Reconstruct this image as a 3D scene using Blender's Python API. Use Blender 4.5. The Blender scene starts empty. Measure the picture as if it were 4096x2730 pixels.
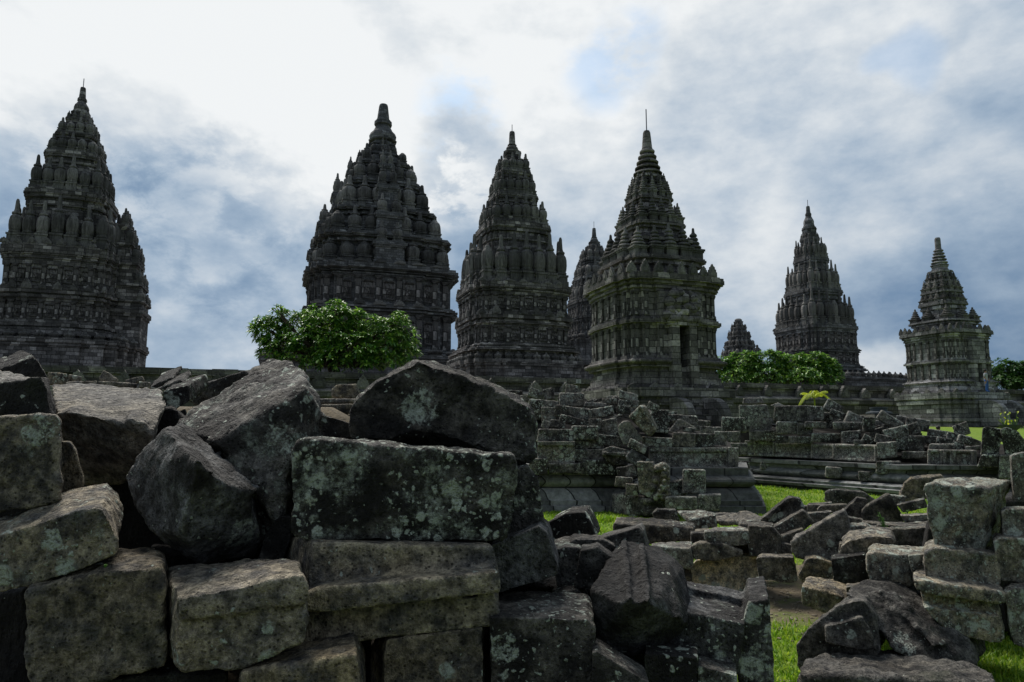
import bpy, bmesh, math, random
import numpy as np
from mathutils import Vector, Matrix, noise as mnoise

# ------------------------------------------------------------------ camera, world, sun, exposure
C = bpy.context.scene.collection
scene = bpy.context.scene
EYE, FPX, UC, VC, HORIZON = 1.6, 2731.0, 2048.0, 1365.0, 1715.0   # photo pixels 4096x2730
PITCH = math.atan((HORIZON - VC) / FPX)
cam_d = bpy.data.cameras.new('camera')
cam = bpy.data.objects.new('camera', cam_d)
C.objects.link(cam)
cam.location = (0, 0, EYE)
cam.rotation_euler = (math.pi / 2 + PITCH, 0, 0)
cam_d.lens, cam_d.sensor_width = 24.0, 36.0
cam_d.clip_start, cam_d.clip_end = 0.05, 5000
scene.camera = cam

SUN_EL, SUN_AZ = math.radians(56), math.radians(-28)     # azimuth from +Y towards +X
sdir = Vector((math.sin(SUN_AZ) * math.cos(SUN_EL), math.cos(SUN_AZ) * math.cos(SUN_EL), math.sin(SUN_EL)))
sun_d = bpy.data.lights.new('sun', 'SUN')
sun_d.energy, sun_d.angle, sun_d.color = 3.2, math.radians(26), (1.0, 0.95, 0.88)
sun = bpy.data.objects.new('sun', sun_d)
C.objects.link(sun)
sun.rotation_euler = sdir.to_track_quat('Z', 'Y').to_euler()
scene.view_settings.view_transform = 'Standard'
scene.view_settings.look = 'None'
scene.view_settings.exposure = 0.63
scene.view_settings.gamma = 1.0
scene.view_settings.use_curve_mapping = False


class NT:
    """small helper to write node trees"""
    def __init__(self, tree):
        self.t = tree

    def n(self, typ, **kw):
        nd = self.t.nodes.new(typ)
        for k, v in kw.items():
            setattr(nd, k, v)
        return nd

    def link(self, a, b):
        self.t.links.new(a, b)

    def put(self, sock, v):
        if hasattr(v, 'is_output') or isinstance(v, bpy.types.NodeSocket):
            self.link(v, sock)
        elif isinstance(v, (tuple, list)) and len(v) == 3 and sock.type == 'RGBA':
            sock.default_value = (*v, 1)
        else:
            sock.default_value = v

    def math(self, op, a, b=0.0, c=0.0, clamp=False):
        m = self.n('ShaderNodeMath', operation=op, use_clamp=clamp)
        for s, v in zip(m.inputs, (a, b, c)):
            self.put(s, v)
        return m.outputs[0]

    def vmath(self, op, a, b=(0, 0, 0)):
        m = self.n('ShaderNodeVectorMath', operation=op)
        self.put(m.inputs[0], a)
        if op == 'SCALE':
            self.put(m.inputs['Scale'], b)
        else:
            self.put(m.inputs[1], b)
        return m.outputs['Value'] if op in ('DOT_PRODUCT', 'LENGTH') else m.outputs[0]

    def mix(self, f, a, b, blend='MIX'):
        m = self.n('ShaderNodeMix', data_type='RGBA', blend_type=blend)
        self.put(m.inputs[0], f)
        self.put(m.inputs[6], a)
        self.put(m.inputs[7], b)
        return m.outputs[2]

    def noise(self, vec, scale, detail=4.0, rough=0.55, dist=0.0):
        m = self.n('ShaderNodeTexNoise')
        self.put(m.inputs['Vector'], vec)
        m.inputs['Scale'].default_value = scale
        m.inputs['Detail'].default_value = detail
        m.inputs['Roughness'].default_value = rough
        m.inputs['Distortion'].default_value = dist
        return m.outputs[0]

    def step(self, v, lo, hi, a=0.0, b=1.0):
        m = self.n('ShaderNodeMapRange', interpolation_type='SMOOTHSTEP')
        for s, x in zip(m.inputs, (v, lo, hi, a, b)):
            self.put(s, x)
        return m.outputs[0]

    def voro(self, vec, scale, feature='F1', rnd=1.0):
        m = self.n('ShaderNodeTexVoronoi', feature=feature)
        self.put(m.inputs['Vector'], vec)
        m.inputs['Scale'].default_value = scale
        m.inputs['Randomness'].default_value = rnd
        return m


def pixdir(u, v):
    a, b = (u - UC) / FPX, (VC - v) / FPX
    return Vector((a, math.cos(PITCH) - b * math.sin(PITCH), math.sin(PITCH) + b * math.cos(PITCH)))


def at(u, v, Y):
    d = pixdir(u, v)
    return Vector((0, 0, EYE)) + d * (Y / d.y)


# world: Nishita sky seen through broken layers of cloud, brighter towards the hidden sun
world = bpy.data.worlds.new('World')
scene.world = world
world.use_nodes = True
world.node_tree.nodes.clear()
W = NT(world.node_tree)
sky = W.n('ShaderNodeTexSky', sky_type='NISHITA', sun_disc=False)
sky.sun_elevation, sky.sun_rotation = SUN_EL, SUN_AZ
sky.air_density, sky.dust_density = 1.0, 1.5
tc = W.n('ShaderNodeTexCoord')
D = tc.outputs['Generated']
sx = W.n('ShaderNodeSeparateXYZ')
W.link(D, sx.inputs[0])
DX, DY, DZ = sx.outputs


def blob(u, v, r0, r1):
    """1 inside r0 degrees of a sky direction, fading to 0 at r1 degrees (measured with some wobble)"""
    d = pixdir(u, v).normalized()
    dot = W.vmath('DOT_PRODUCT', DW, tuple(d))
    return W.step(dot, math.cos(math.radians(r1)), math.cos(math.radians(r0)))


n_w = W.n('ShaderNodeTexNoise')
W.link(D, n_w.inputs['Vector'])
n_w.inputs['Scale'].default_value, n_w.inputs['Detail'].default_value = 5.0, 5.0
wob = W.vmath('SCALE', W.vmath('SUBTRACT', n_w.outputs['Color'], (0.5, 0.5, 0.5)), 0.16)
DW = W.vmath('NORMALIZE', W.vmath('ADD', D, wob))
strat = W.n('ShaderNodeMapping')
strat.inputs['Scale'].default_value = (1.0, 1.0, 1.75)
W.link(D, strat.inputs[0])
S = strat.outputs[0]
big = W.noise(S, 2.6, 6, 0.55, 0.0)
mid = W.noise(S, 6.0, 9, 0.58, 0.0)
fine = W.noise(S, 17.0, 8, 0.6, 0.0)
bil = W.voro(W.vmath('ADD', S, W.vmath('SCALE', wob, 0.5)), 9.0, 'SMOOTH_F1')
billow = W.math('SUBTRACT', 0.42, bil.outputs['Distance'])
sundot = W.vmath('DOT_PRODUCT', D, tuple(sdir))
sunglow = W.step(sundot, 0.25, 0.97)
val = W.math('MULTIPLY_ADD', big, 0.62, W.math('MULTIPLY_ADD', mid, 0.50, W.math('MULTIPLY', fine, 0.26)))
val = W.math('MULTIPLY_ADD', W.math('SUBTRACT', val, 0.69), 1.6, 0.5)
# large forms of this sky: white veil high up front and left, darker blue-grey banks low
base = W.step(DZ, 0.0, 0.60, -0.10, 0.02)
amounts = [(450, 150, 6, 26, 0.31), (1500, 150, 5, 20, 0.27), (1250, 520, 2, 10, 0.22), (250, 480, 3, 10, 0.14), (620, 1150, 6, 17, -0.05), (60, 900, 3, 10, -0.06),
           (2300, 60, 4, 14, 0.22), (850, 1050, 6, 16, -0.10), (750, 1420, 2, 8, 0.10), (3900, 200, 6, 20, 0.16), (3000, 120, 8, 22, 0.16),
           (3020, 560, 3, 10, -0.12), (2850, 1000, 3, 9, 0.16), (3300, 1050, 3, 8, 0.10), (3750, 1330, 3, 10, -0.19), (3400, 1340, 1, 5, -0.10),
           (3480, 1490, 0.9, 3.4, 0.55), (1850, 620, 2, 6, -0.16), (2300, 850, 3, 9, 0.10)]
for u, v, r0, r1, amt in amounts:
    base = W.math('MULTIPLY_ADD', blob(u, v, r0, r1), amt, base)
# heaped clouds with firm edges: dark ones low at left, a white tower between the spires
edge = W.noise(S, 11.0, 9, 0.62, 0.2)
base = W.math('MULTIPLY_ADD', W.math('MULTIPLY', blob(850, 900, 3.0, 10), W.step(edge, 0.42, 0.62)), -0.20, base)
base = W.math('MULTIPLY_ADD', W.math('MULTIPLY', blob(120, 760, 2, 8), W.step(edge, 0.42, 0.62)), -0.18, base)
base = W.math('MULTIPLY_ADD', W.math('MULTIPLY', blob(1800, 730, 2.4, 4.6), W.step(edge, 0.41, 0.55)), 0.30, base)
dens = W.math('ADD', W.math('MULTIPLY_ADD', billow, 0.22, val), base)
ramp = W.n('ShaderNodeValToRGB')
cr = ramp.color_ramp
cr.interpolation = 'B_SPLINE'
cr.elements[0].position, cr.elements[0].color = 0.0, (0.11, 0.21, 0.36, 1)
cr.elements[1].position, cr.elements[1].color = 1.0, (0.86, 0.88, 0.89, 1)
for p, c in ((0.22, (0.215, 0.31, 0.44, 1)), (0.45, (0.345, 0.445, 0.565, 1)), (0.66, (0.55, 0.615, 0.685, 1)), (0.86, (0.74, 0.775, 0.80, 1))):
    e = cr.elements.new(p)
    e.color = c
W.link(dens, ramp.inputs[0])
lum = W.step(sundot, -0.60, 0.70, 0.46, 1.0)             # sky dimmed behind the viewer so faces turned this way stay dark
below = W.step(DZ, -0.08, 0.0, 0.35, 1.0)
cloud = W.vmath('SCALE', ramp.outputs[0], W.math('MULTIPLY', W.math('MULTIPLY', lum, below), 6.8))
gap = W.math('MAXIMUM', W.math('MULTIPLY', blob(2520, 270, 1.5, 4.5), W.step(mid, 0.42, 0.56)),
             W.math('MULTIPLY', blob(1850, 520, 2, 6), W.step(mid, 0.46, 0.62)))
gap = W.math('MAXIMUM', gap, W.math('MULTIPLY', blob(3650, 265, 0.6, 2.2), 0.7))
col = W.mix(W.math('MULTIPLY', gap, 0.55), cloud, W.vmath('MULTIPLY', sky.outputs[0], (0.82, 1.0, 1.02)))
bg = W.n('ShaderNodeBackground')
bg.inputs['Strength'].default_value = 0.1
W.link(col, bg.inputs['Color'])
wo = W.n('ShaderNodeOutputWorld')
W.link(bg.outputs[0], wo.inputs['Surface'])

# ------------------------------------------------------------------ materials


def new_mat(name):
    m = bpy.data.materials.new(name)
    m.use_nodes = True
    m.node_tree.nodes.clear()
    N = NT(m.node_tree)
    out = N.n('ShaderNodeOutputMaterial')
    b = N.n('ShaderNodeBsdfPrincipled')
    N.link(b.outputs[0], out.inputs['Surface'])
    b.inputs['Roughness'].default_value = 0.9
    b.inputs['Specular IOR Level'].default_value = 0.25
    return m, N, b


def attr(N, name):
    return N.n('ShaderNodeAttribute', attribute_type='OBJECT', attribute_name=name).outputs['Fac']


def bump(N, b, h, strength, dist, prev=None):
    bp = N.n('ShaderNodeBump')
    bp.inputs['Strength'].default_value = strength
    bp.inputs['Distance'].default_value = dist
    N.link(h, bp.inputs['Height'])
    if prev is not None:
        N.link(prev, bp.inputs['Normal'])
    if b is not None:
        N.link(bp.outputs[0], b.inputs['Normal'])
    return bp.outputs[0]


def make_block_stone():
    """weathered andesite: per-object tone, warm, lichen, patina, moss"""
    m, N, b = new_mat('weathered_andesite')
    co = N.n('ShaderNodeTexCoord').outputs['Object']
    rnd = N.n('ShaderNodeObjectInfo').outputs['Random']
    off = N.n('ShaderNodeCombineXYZ')
    for i, k in enumerate((37.0, 61.0, 83.0)):
        N.link(N.math('MULTIPLY', rnd, k), off.inputs[i])
    P = N.vmath('ADD', co, off.outputs[0])
    big = N.noise(P, 2.2, 4, 0.6)
    mid = N.noise(P, 9.0, 6, 0.65)
    grain = N.noise(P, 70.0, 4, 0.7)
    micro = N.noise(P, 220.0, 2, 0.6)
    warm = N.math('ADD', attr(N, 'warm'), N.math('MULTIPLY_ADD', big, 0.8, -0.4), clamp=True)
    c = N.mix(warm, (0.180, 0.180, 0.178), (0.310, 0.242, 0.135))
    c = N.mix(N.step(mid, 0.38, 0.66), c, (0.070, 0.066, 0.062), 'MIX')
    blot = N.noise(P, 26.0, 5, 0.7)
    c = N.vmath('SCALE', c, N.step(blot, 0.32, 0.68, 0.42, 1.6))
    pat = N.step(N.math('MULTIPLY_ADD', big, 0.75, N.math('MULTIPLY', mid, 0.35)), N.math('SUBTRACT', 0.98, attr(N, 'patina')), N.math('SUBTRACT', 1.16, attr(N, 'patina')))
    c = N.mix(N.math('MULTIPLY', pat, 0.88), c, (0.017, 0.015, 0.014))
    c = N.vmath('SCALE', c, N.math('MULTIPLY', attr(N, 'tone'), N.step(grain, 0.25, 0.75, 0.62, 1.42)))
    pits = N.step(N.voro(P, 56.0).outputs['Distance'], 0.08, 0.34, 0.28, 1.0)
    c = N.vmath('SCALE', c, pits)
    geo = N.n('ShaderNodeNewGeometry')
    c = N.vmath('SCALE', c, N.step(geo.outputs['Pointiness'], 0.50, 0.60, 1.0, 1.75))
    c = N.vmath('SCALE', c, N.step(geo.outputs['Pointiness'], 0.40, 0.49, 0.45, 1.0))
    # algae, then lichen rosettes of three sizes
    alg = N.step(N.noise(P, 3.3, 5, 0.6), 0.60, 0.78)
    c = N.mix(N.math('MULTIPLY', alg, N.math('MULTIPLY_ADD', attr(N, 'moss'), 0.9, 0.22)), c, (0.030, 0.040, 0.014))
    dn = N.n('ShaderNodeTexNoise')
    N.link(P, dn.inputs['Vector'])
    dn.inputs['Scale'].default_value, dn.inputs['Detail'].default_value = 26.0, 4.0
    PD = N.vmath('ADD', P, N.vmath('SCALE', N.vmath('SUBTRACT', dn.outputs['Color'], (0.5, 0.5, 0.5)), 0.055))
    area = N.math('MULTIPLY_ADD', N.noise(P, 2.0, 3, 0.55), 1.7, -0.35)
    lich = attr(N, 'lichen')
    thr = N.step(N.math('ADD', area, N.math('MULTIPLY', lich, 0.62)), 0.55, 0.96)      # 0..1 local cover
    tco = N.n('ShaderNodeTexCoord').outputs['Object']
    pc = N.n('ShaderNodeCombineXYZ')
    for i, k in enumerate(('patch_x', 'patch_y', 'patch_z')):
        N.link(attr(N, k), pc.inputs[i])
    pd = N.vmath('LENGTH', N.vmath('SUBTRACT', tco, pc.outputs[0]))
    pm = N.math('ADD', N.math('SUBTRACT', 1.15, N.math('DIVIDE', pd, N.math('MAXIMUM', attr(N, 'patch_r'), 0.001))), N.math('MULTIPLY_ADD', N.noise(P, 16.0, 5, 0.7), 1.5, -0.75))
    pm = N.math('MULTIPLY', N.step(pm, 0.10, 0.55), N.step(attr(N, 'patch_r'), 0.005, 0.01))
    thr = N.math('MAXIMUM', thr, N.math('MULTIPLY', pm, 0.8))
    spots = None
    for sc, lo, hi in ((8.5, 0.50, 0.44), (19.0, 0.47, 0.40), (46.0, 0.44, 0.34)):
        v = N.voro(PD, sc)
        sep = N.n('ShaderNodeSeparateColor')
        N.link(v.outputs['Color'], sep.inputs[0])
        rad = N.math('MULTIPLY', N.math('MULTIPLY', thr, lo), N.step(sep.outputs[0], N.math('SUBTRACT', 0.80, thr), 1.05))
        s = N.step(v.outputs['Distance'], N.math('MULTIPLY', rad, 0.72), N.math('ADD', rad, 0.03), 1.0, 0.0)
        s = N.math('MULTIPLY', s, N.step(rad, 0.03, 0.10))
        spots = s if spots is None else N.math('MAXIMUM', spots, s)
    spots = N.math('MAXIMUM', spots, N.math('MULTIPLY', N.step(pm, 0.35, 0.85), N.step(N.noise(P, 34.0, 5, 0.7), 0.42, 0.56)))
    spots = N.math('MULTIPLY', spots, N.step(N.noise(P, 60.0, 4, 0.7), 0.34, 0.52, 0.12, 0.95))
    crust = N.math('MULTIPLY', N.step(N.math('ADD', N.noise(P, 6.0, 7, 0.72), N.math('MULTIPLY', lich, 0.34)), 0.70, 0.86), N.step(N.noise(P, 55.0, 5, 0.75), 0.38, 0.60))
    spots = N.math('MAXIMUM', spots, N.math('MULTIPLY', crust, 0.75))
    v2 = N.voro(PD, 33.0)
    s2 = N.n('ShaderNodeSeparateColor')
    N.link(v2.outputs['Color'], s2.inputs[0])
    r2 = N.math('MULTIPLY', N.step(s2.outputs[1], 0.60, 1.0), N.math('MULTIPLY', N.step(N.math('ADD', N.noise(P, 3.5, 4, 0.6), N.math('MULTIPLY', lich, 0.35)), 0.45, 0.78), 0.34))
    dots = N.math('MULTIPLY', N.step(v2.outputs['Distance'], N.math('MULTIPLY', r2, 0.7), N.math('ADD', r2, 0.04), 1.0, 0.0), N.step(r2, 0.02, 0.08))
    spots = N.math('MAXIMUM', spots, N.math('MULTIPLY', dots, 0.9))
    lc = N.mix(N.noise(P, 14.0, 3), (0.24, 0.29, 0.24), (0.60, 0.63, 0.54))
    c = N.mix(spots, c, lc)
    N.link(c, b.inputs['Base Color'])
    b.inputs['Roughness'].default_value = 0.82
    h = N.math('MULTIPLY_ADD', mid, 1.2, N.math('MULTIPLY_ADD', grain, 0.5, N.math('MULTIPLY', micro, 0.18)))
    h = N.math('ADD', h, N.math('MULTIPLY_ADD', pits, 0.25, N.math('MULTIPLY', spots, 0.12)))
    cm = N.n('ShaderNodeMapping')
    cm.inputs['Scale'].default_value = (1.0, 1.0, 0.22)
    cm.inputs['Rotation'].default_value = (0.3, 0.9, 0.4)
    N.link(P, cm.inputs[0])
    chisel = N.noise(cm.outputs[0], 46.0, 3, 0.6)
    h = N.math('MULTIPLY_ADD', chisel, 0.9, N.math('MULTIPLY_ADD', blot, 0.8, h))
    bump(N, b, h, 1.0, 0.034)
    return m


def make_temple_stone(name, course, length, lo, hi, light, tint=(1.0, 0.97, 0.92), stain=0.75):
    """coursed ashlar: every stone its own grey, dark joints, streaks of black weathering"""
    m, N, b = new_mat(name)
    co = N.n('ShaderNodeTexCoord').outputs['Object']
    s = N.n('ShaderNodeSeparateXYZ')
    N.link(co, s.inputs[0])
    cb = N.n('ShaderNodeCombineXYZ')
    wob = N.noise(co, 1.3, 3)
    N.link(N.math('ADD', N.math('ADD', s.outputs[0], s.outputs[1]), N.math('MULTIPLY', wob, 0.15)), cb.inputs[0])
    N.link(N.math('MULTIPLY_ADD', wob, 0.06, s.outputs[2]), cb.inputs[1])
    br = N.n('ShaderNodeTexBrick', offset=0.5, squash=0.8, squash_frequency=3)
    N.link(cb.outputs[0], br.inputs['Vector'])
    br.inputs['Color1'].default_value = (0, 0, 0, 1)
    br.inputs['Color2'].default_value = (1, 1, 1, 1)
    br.inputs['Mortar'].default_value = (0.5, 0.5, 0.5, 1)
    br.inputs['Scale'].default_value = 1.0
    br.inputs['Mortar Size'].default_value = 0.016
    br.inputs['Mortar Smooth'].default_value = 0.3
    br.inputs['Brick Width'].default_value = length
    br.inputs['Row Height'].default_value = course
    rp = N.n('ShaderNodeValToRGB')
    N.link(br.outputs['Color'], rp.inputs[0])
    e = rp.color_ramp.elements
    e[0].position, e[0].color = 0.0, (*[lo * t for t in tint], 1)
    e[1].position, e[1].color = 1.0, (*[light * t for t in tint], 1)
    for p, k in ((0.42, (lo + hi) / 2), (0.76, hi)):
        x = rp.color_ramp.elements.new(p)
        x.color = (*[k * t for t in tint], 1)
    c = rp.outputs[0]
    big = N.noise(co, 0.55, 5, 0.6)
    mp = N.n('ShaderNodeMapping')
    mp.inputs['Scale'].default_value = (1.6, 1.6, 0.35)
    N.link(co, mp.inputs[0])
    streak = N.noise(mp.outputs[0], 1.4, 5, 0.65)
    c = N.mix(N.math('MULTIPLY', N.step(big, 0.40, 0.68), stain), c, (0.020, 0.019, 0.019))
    c = N.mix(N.math('MULTIPLY', N.step(streak, 0.50, 0.72), 0.65 * stain), c, (0.018, 0.017, 0.017))
    g = N.noise(co, 7.0, 6, 0.7)
    c = N.vmath('SCALE', c, N.step(g, 0.25, 0.75, 0.55, 1.45))
    c = N.mix(N.math('MULTIPLY', N.step(N.noise(co, 0.9, 4), 0.58, 0.75), 0.3), c, (0.085, 0.070, 0.055))
    c = N.mix(N.math('MULTIPLY', br.outputs['Fac'], 0.85), c, (0.010, 0.010, 0.010))
    N.link(c, b.inputs['Base Color'])
    h = N.math('MULTIPLY_ADD', br.outputs['Fac'], -0.9, N.math('MULTIPLY_ADD', g, 0.8, N.math('MULTIPLY', br.outputs['Color'], 0.5)))
    bump(N, b, h, 0.8, 0.07)
    return m


def make_ornament_stone(name, lo, hi):
    m, N, b = new_mat(name)
    co = N.n('ShaderNodeTexCoord').outputs['Object']
    rnd = N.n('ShaderNodeObjectInfo').outputs['Random']
    cb = N.n('ShaderNodeCombineXYZ')
    N.link(N.math('MULTIPLY', rnd, 57.0), cb.inputs[0])
    N.link(N.math('MULTIPLY', rnd, 31.0), cb.inputs[2])
    P = N.vmath('ADD', co, cb.outputs[0])
    c = N.mix(N.step(rnd, 0.1, 1.0), (lo, lo * 0.97, lo * 0.94), (hi, hi * 0.96, hi * 0.90))
    c = N.mix(N.math('MULTIPLY', N.step(N.noise(P, 1.6, 5, 0.65), 0.45, 0.66), 0.7), c, (0.020, 0.019, 0.018))
    g = N.noise(P, 9.0, 5, 0.7)
    c = N.vmath('SCALE', c, N.step(g, 0.25, 0.75, 0.55, 1.45))
    N.link(c, b.inputs['Base Color'])
    bump(N, b, g, 0.7, 0.06)
    return m


def make_leaf(name, dark, mid, light, rough=0.42, trans=0.25):
    m, N, b = new_mat(name)
    geo = N.n('ShaderNodeNewGeometry')
    r = geo.outputs['Random Per Island']
    rp = N.n('ShaderNodeValToRGB')
    N.link(r, rp.inputs[0])
    e = rp.color_ramp.elements
    e[0].position, e[0].color = 0.0, (*dark, 1)
    e[1].position, e[1].color = 1.0, (*light, 1)
    x = e.new(0.55)
    x.color = (*mid, 1)
    N.link(rp.outputs[0], b.inputs['Base Color'])
    b.inputs['Roughness'].default_value = rough
    b.inputs['Specular IOR Level'].default_value = 0.45
    tr = N.n('ShaderNodeBsdfTranslucent')
    N.link(N.vmath('SCALE', rp.outputs[0], 1.6), tr.inputs['Color'])
    mx = N.n('ShaderNodeMixShader')
    mx.inputs[0].default_value = trans
    out = [n for n in m.node_tree.nodes if n.type == 'OUTPUT_MATERIAL'][0]
    N.link(b.outputs[0], mx.inputs[1])
    N.link(tr.outputs[0], mx.inputs[2])
    N.link(mx.outputs[0], out.inputs['Surface'])
    return m


def make_plain(name, col, rough=0.7, var=0.3, scale=6.0, metal=0.0):
    m, N, b = new_mat(name)
    co = N.n('ShaderNodeTexCoord').outputs['Object']
    g = N.noise(co, scale, 5, 0.65)
    N.link(N.vmath('SCALE', N.mix(0.0, col, col), N.step(g, 0.2, 0.8, 1 - var, 1 + var)), b.inputs['Base Color'])
    b.inputs['Roughness'].default_value = rough
    b.inputs['Metallic'].default_value = metal
    bump(N, b, g, 0.3, 0.01)
    return m


def make_ground():
    m, N, b = new_mat('turf_and_earth')
    co = N.n('ShaderNodeTexCoord').outputs['Object']
    a = N.noise(co, 0.8, 6, 0.6)
    f = N.noise(co, 9.0, 6, 0.7)
    g = N.mix(N.step(f, 0.3, 0.7), (0.070, 0.135, 0.008), (0.150, 0.230, 0.014))
    g = N.mix(N.step(N.noise(co, 0.35, 4), 0.45, 0.7), g, (0.15, 0.195, 0.024))
    e = N.mix(f, (0.075, 0.060, 0.040), (0.20, 0.160, 0.105))
    s = N.n('ShaderNodeSeparateXYZ')
    N.link(co, s.inputs[0])
    # bare trodden earth: round the stone heaps near the viewer
    bare = N.math('MAXIMUM', N.step(attr_v(N, 'bare'), 0.35, 0.65), N.math('MULTIPLY', N.step(a, 0.62, 0.72), 0.6))
    N.link(N.mix(bare, g, e), b.inputs['Base Color'])
    e2 = N.noise(co, 38.0, 4, 0.7)
    bump(N, b, N.math('MULTIPLY_ADD', e2, 0.6, f), 1.0, 0.05)
    return m


def attr_v(N, name):
    a = N.n('ShaderNodeAttribute', attribute_type='GEOMETRY', attribute_name=name)
    noi = N.noise(N.n('ShaderNodeTexCoord').outputs['Object'], 4.0, 4)
    return N.math('ADD', a.outputs['Fac'], N.math('MULTIPLY_ADD', noi, 0.6, -0.3))


M = {}
M['block'] = make_block_stone()
M['temple'] = make_temple_stone('temple_ashlar', 0.30, 0.62, 0.060, 0.185, 0.38, tint=(1.0, 0.935, 0.90), stain=0.50)
M['temple_far'] = make_temple_stone('far_temple_ashlar', 0.36, 0.80, 0.080, 0.165, 0.27, tint=(0.98, 0.98, 1.0), stain=0.5)
M['shrine'] = make_temple_stone('shrine_ashlar', 0.34, 0.75, 0.070, 0.185, 0.38, tint=(1.0, 0.93, 0.89), stain=0.45)
M['pale_shrine'] = make_temple_stone('pale_shrine_ashlar', 0.34, 0.80, 0.12, 0.28, 0.52, tint=(1.0, 0.98, 0.99), stain=0.5)
M['wall'] = make_temple_stone('court_wall_ashlar', 0.36, 0.95, 0.075, 0.165, 0.28, tint=(1.0, 0.95, 0.86), stain=0.55)
M['orn'] = make_ornament_stone('ornament_stone', 0.07, 0.185)
M['orn_pale'] = make_ornament_stone('pale_ornament_stone', 0.11, 0.27)
M['metal'] = make_plain('dull_metal', (0.10, 0.10, 0.11), 0.45, 0.2, 20, 0.8)
M['bark'] = make_plain('grey_bark', (0.085, 0.065, 0.050), 0.9, 0.5, 12)
M['leaf'] = make_leaf('glossy_green_leaf', (0.020, 0.070, 0.012), (0.075, 0.195, 0.022), (0.250, 0.390, 0.050))
M['leaf_dark'] = make_leaf('dark_green_leaf', (0.022, 0.060, 0.014), (0.045, 0.120, 0.020), (0.090, 0.165, 0.034))
M['palm'] = make_leaf('yellow_green_frond', (0.19, 0.27, 0.014), (0.30, 0.36, 0.020), (0.40, 0.42, 0.035), 0.5, 0.4)
M['grass'] = make_leaf('grass_blade', (0.070, 0.165, 0.006), (0.160, 0.285, 0.010), (0.30, 0.38, 0.035), 0.6, 0.35)
M['weed'] = make_leaf('weed_leaf', (0.035, 0.10, 0.012), (0.060, 0.16, 0.018), (0.10, 0.21, 0.03), 0.6, 0.3)
M['blue'] = make_plain('blue_tarpaulin', (0.03, 0.09, 0.32), 0.5, 0.2)
M['skin'] = make_plain('skin', (0.28, 0.17, 0.12), 0.6, 0.1)
M['hair'] = make_plain('dark_hair', (0.02, 0.016, 0.014), 0.6, 0.2)
M['shirt'] = make_plain('faded_red_shirt', (0.16, 0.055, 0.075), 0.8, 0.15)
M['pale_shirt'] = make_plain('pale_grey_shirt', (0.32, 0.33, 0.36), 0.8, 0.1)
M['basin'] = make_plain('blue_grey_basin_stone', (0.045, 0.055, 0.065), 0.7, 0.3)
M['ground'] = make_ground()

# ------------------------------------------------------------------ mesh helpers


def tag(o, label=None, cat=None, group=None, kind=None):
    for k, v in (('label', label), ('category', cat), ('group', group), ('kind', kind)):
        if v:
            o[k] = v
    return o


def thing(name, label, cat, loc=(0, 0, 0), rotz=0.0, group=None):
    o = bpy.data.objects.new(name, None)
    C.objects.link(o)
    o.location = loc
    o.rotation_euler = (0, 0, rotz)
    o.empty_display_size = 0.3
    return tag(o, label, cat, group)


def link_mesh(name, me, mat, parent=None, loc=(0, 0, 0), rotz=0.0, smooth=False):
    o = bpy.data.objects.new(name, me)
    C.objects.link(o)
    if mat is not None and not me.materials:
        me.materials.append(mat)
    if smooth:
        me.polygons.foreach_set('use_smooth', [True] * len(me.polygons))
    o.parent = parent
    o.location = loc
    o.rotation_euler = (0, 0, rotz)
    return o


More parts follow.
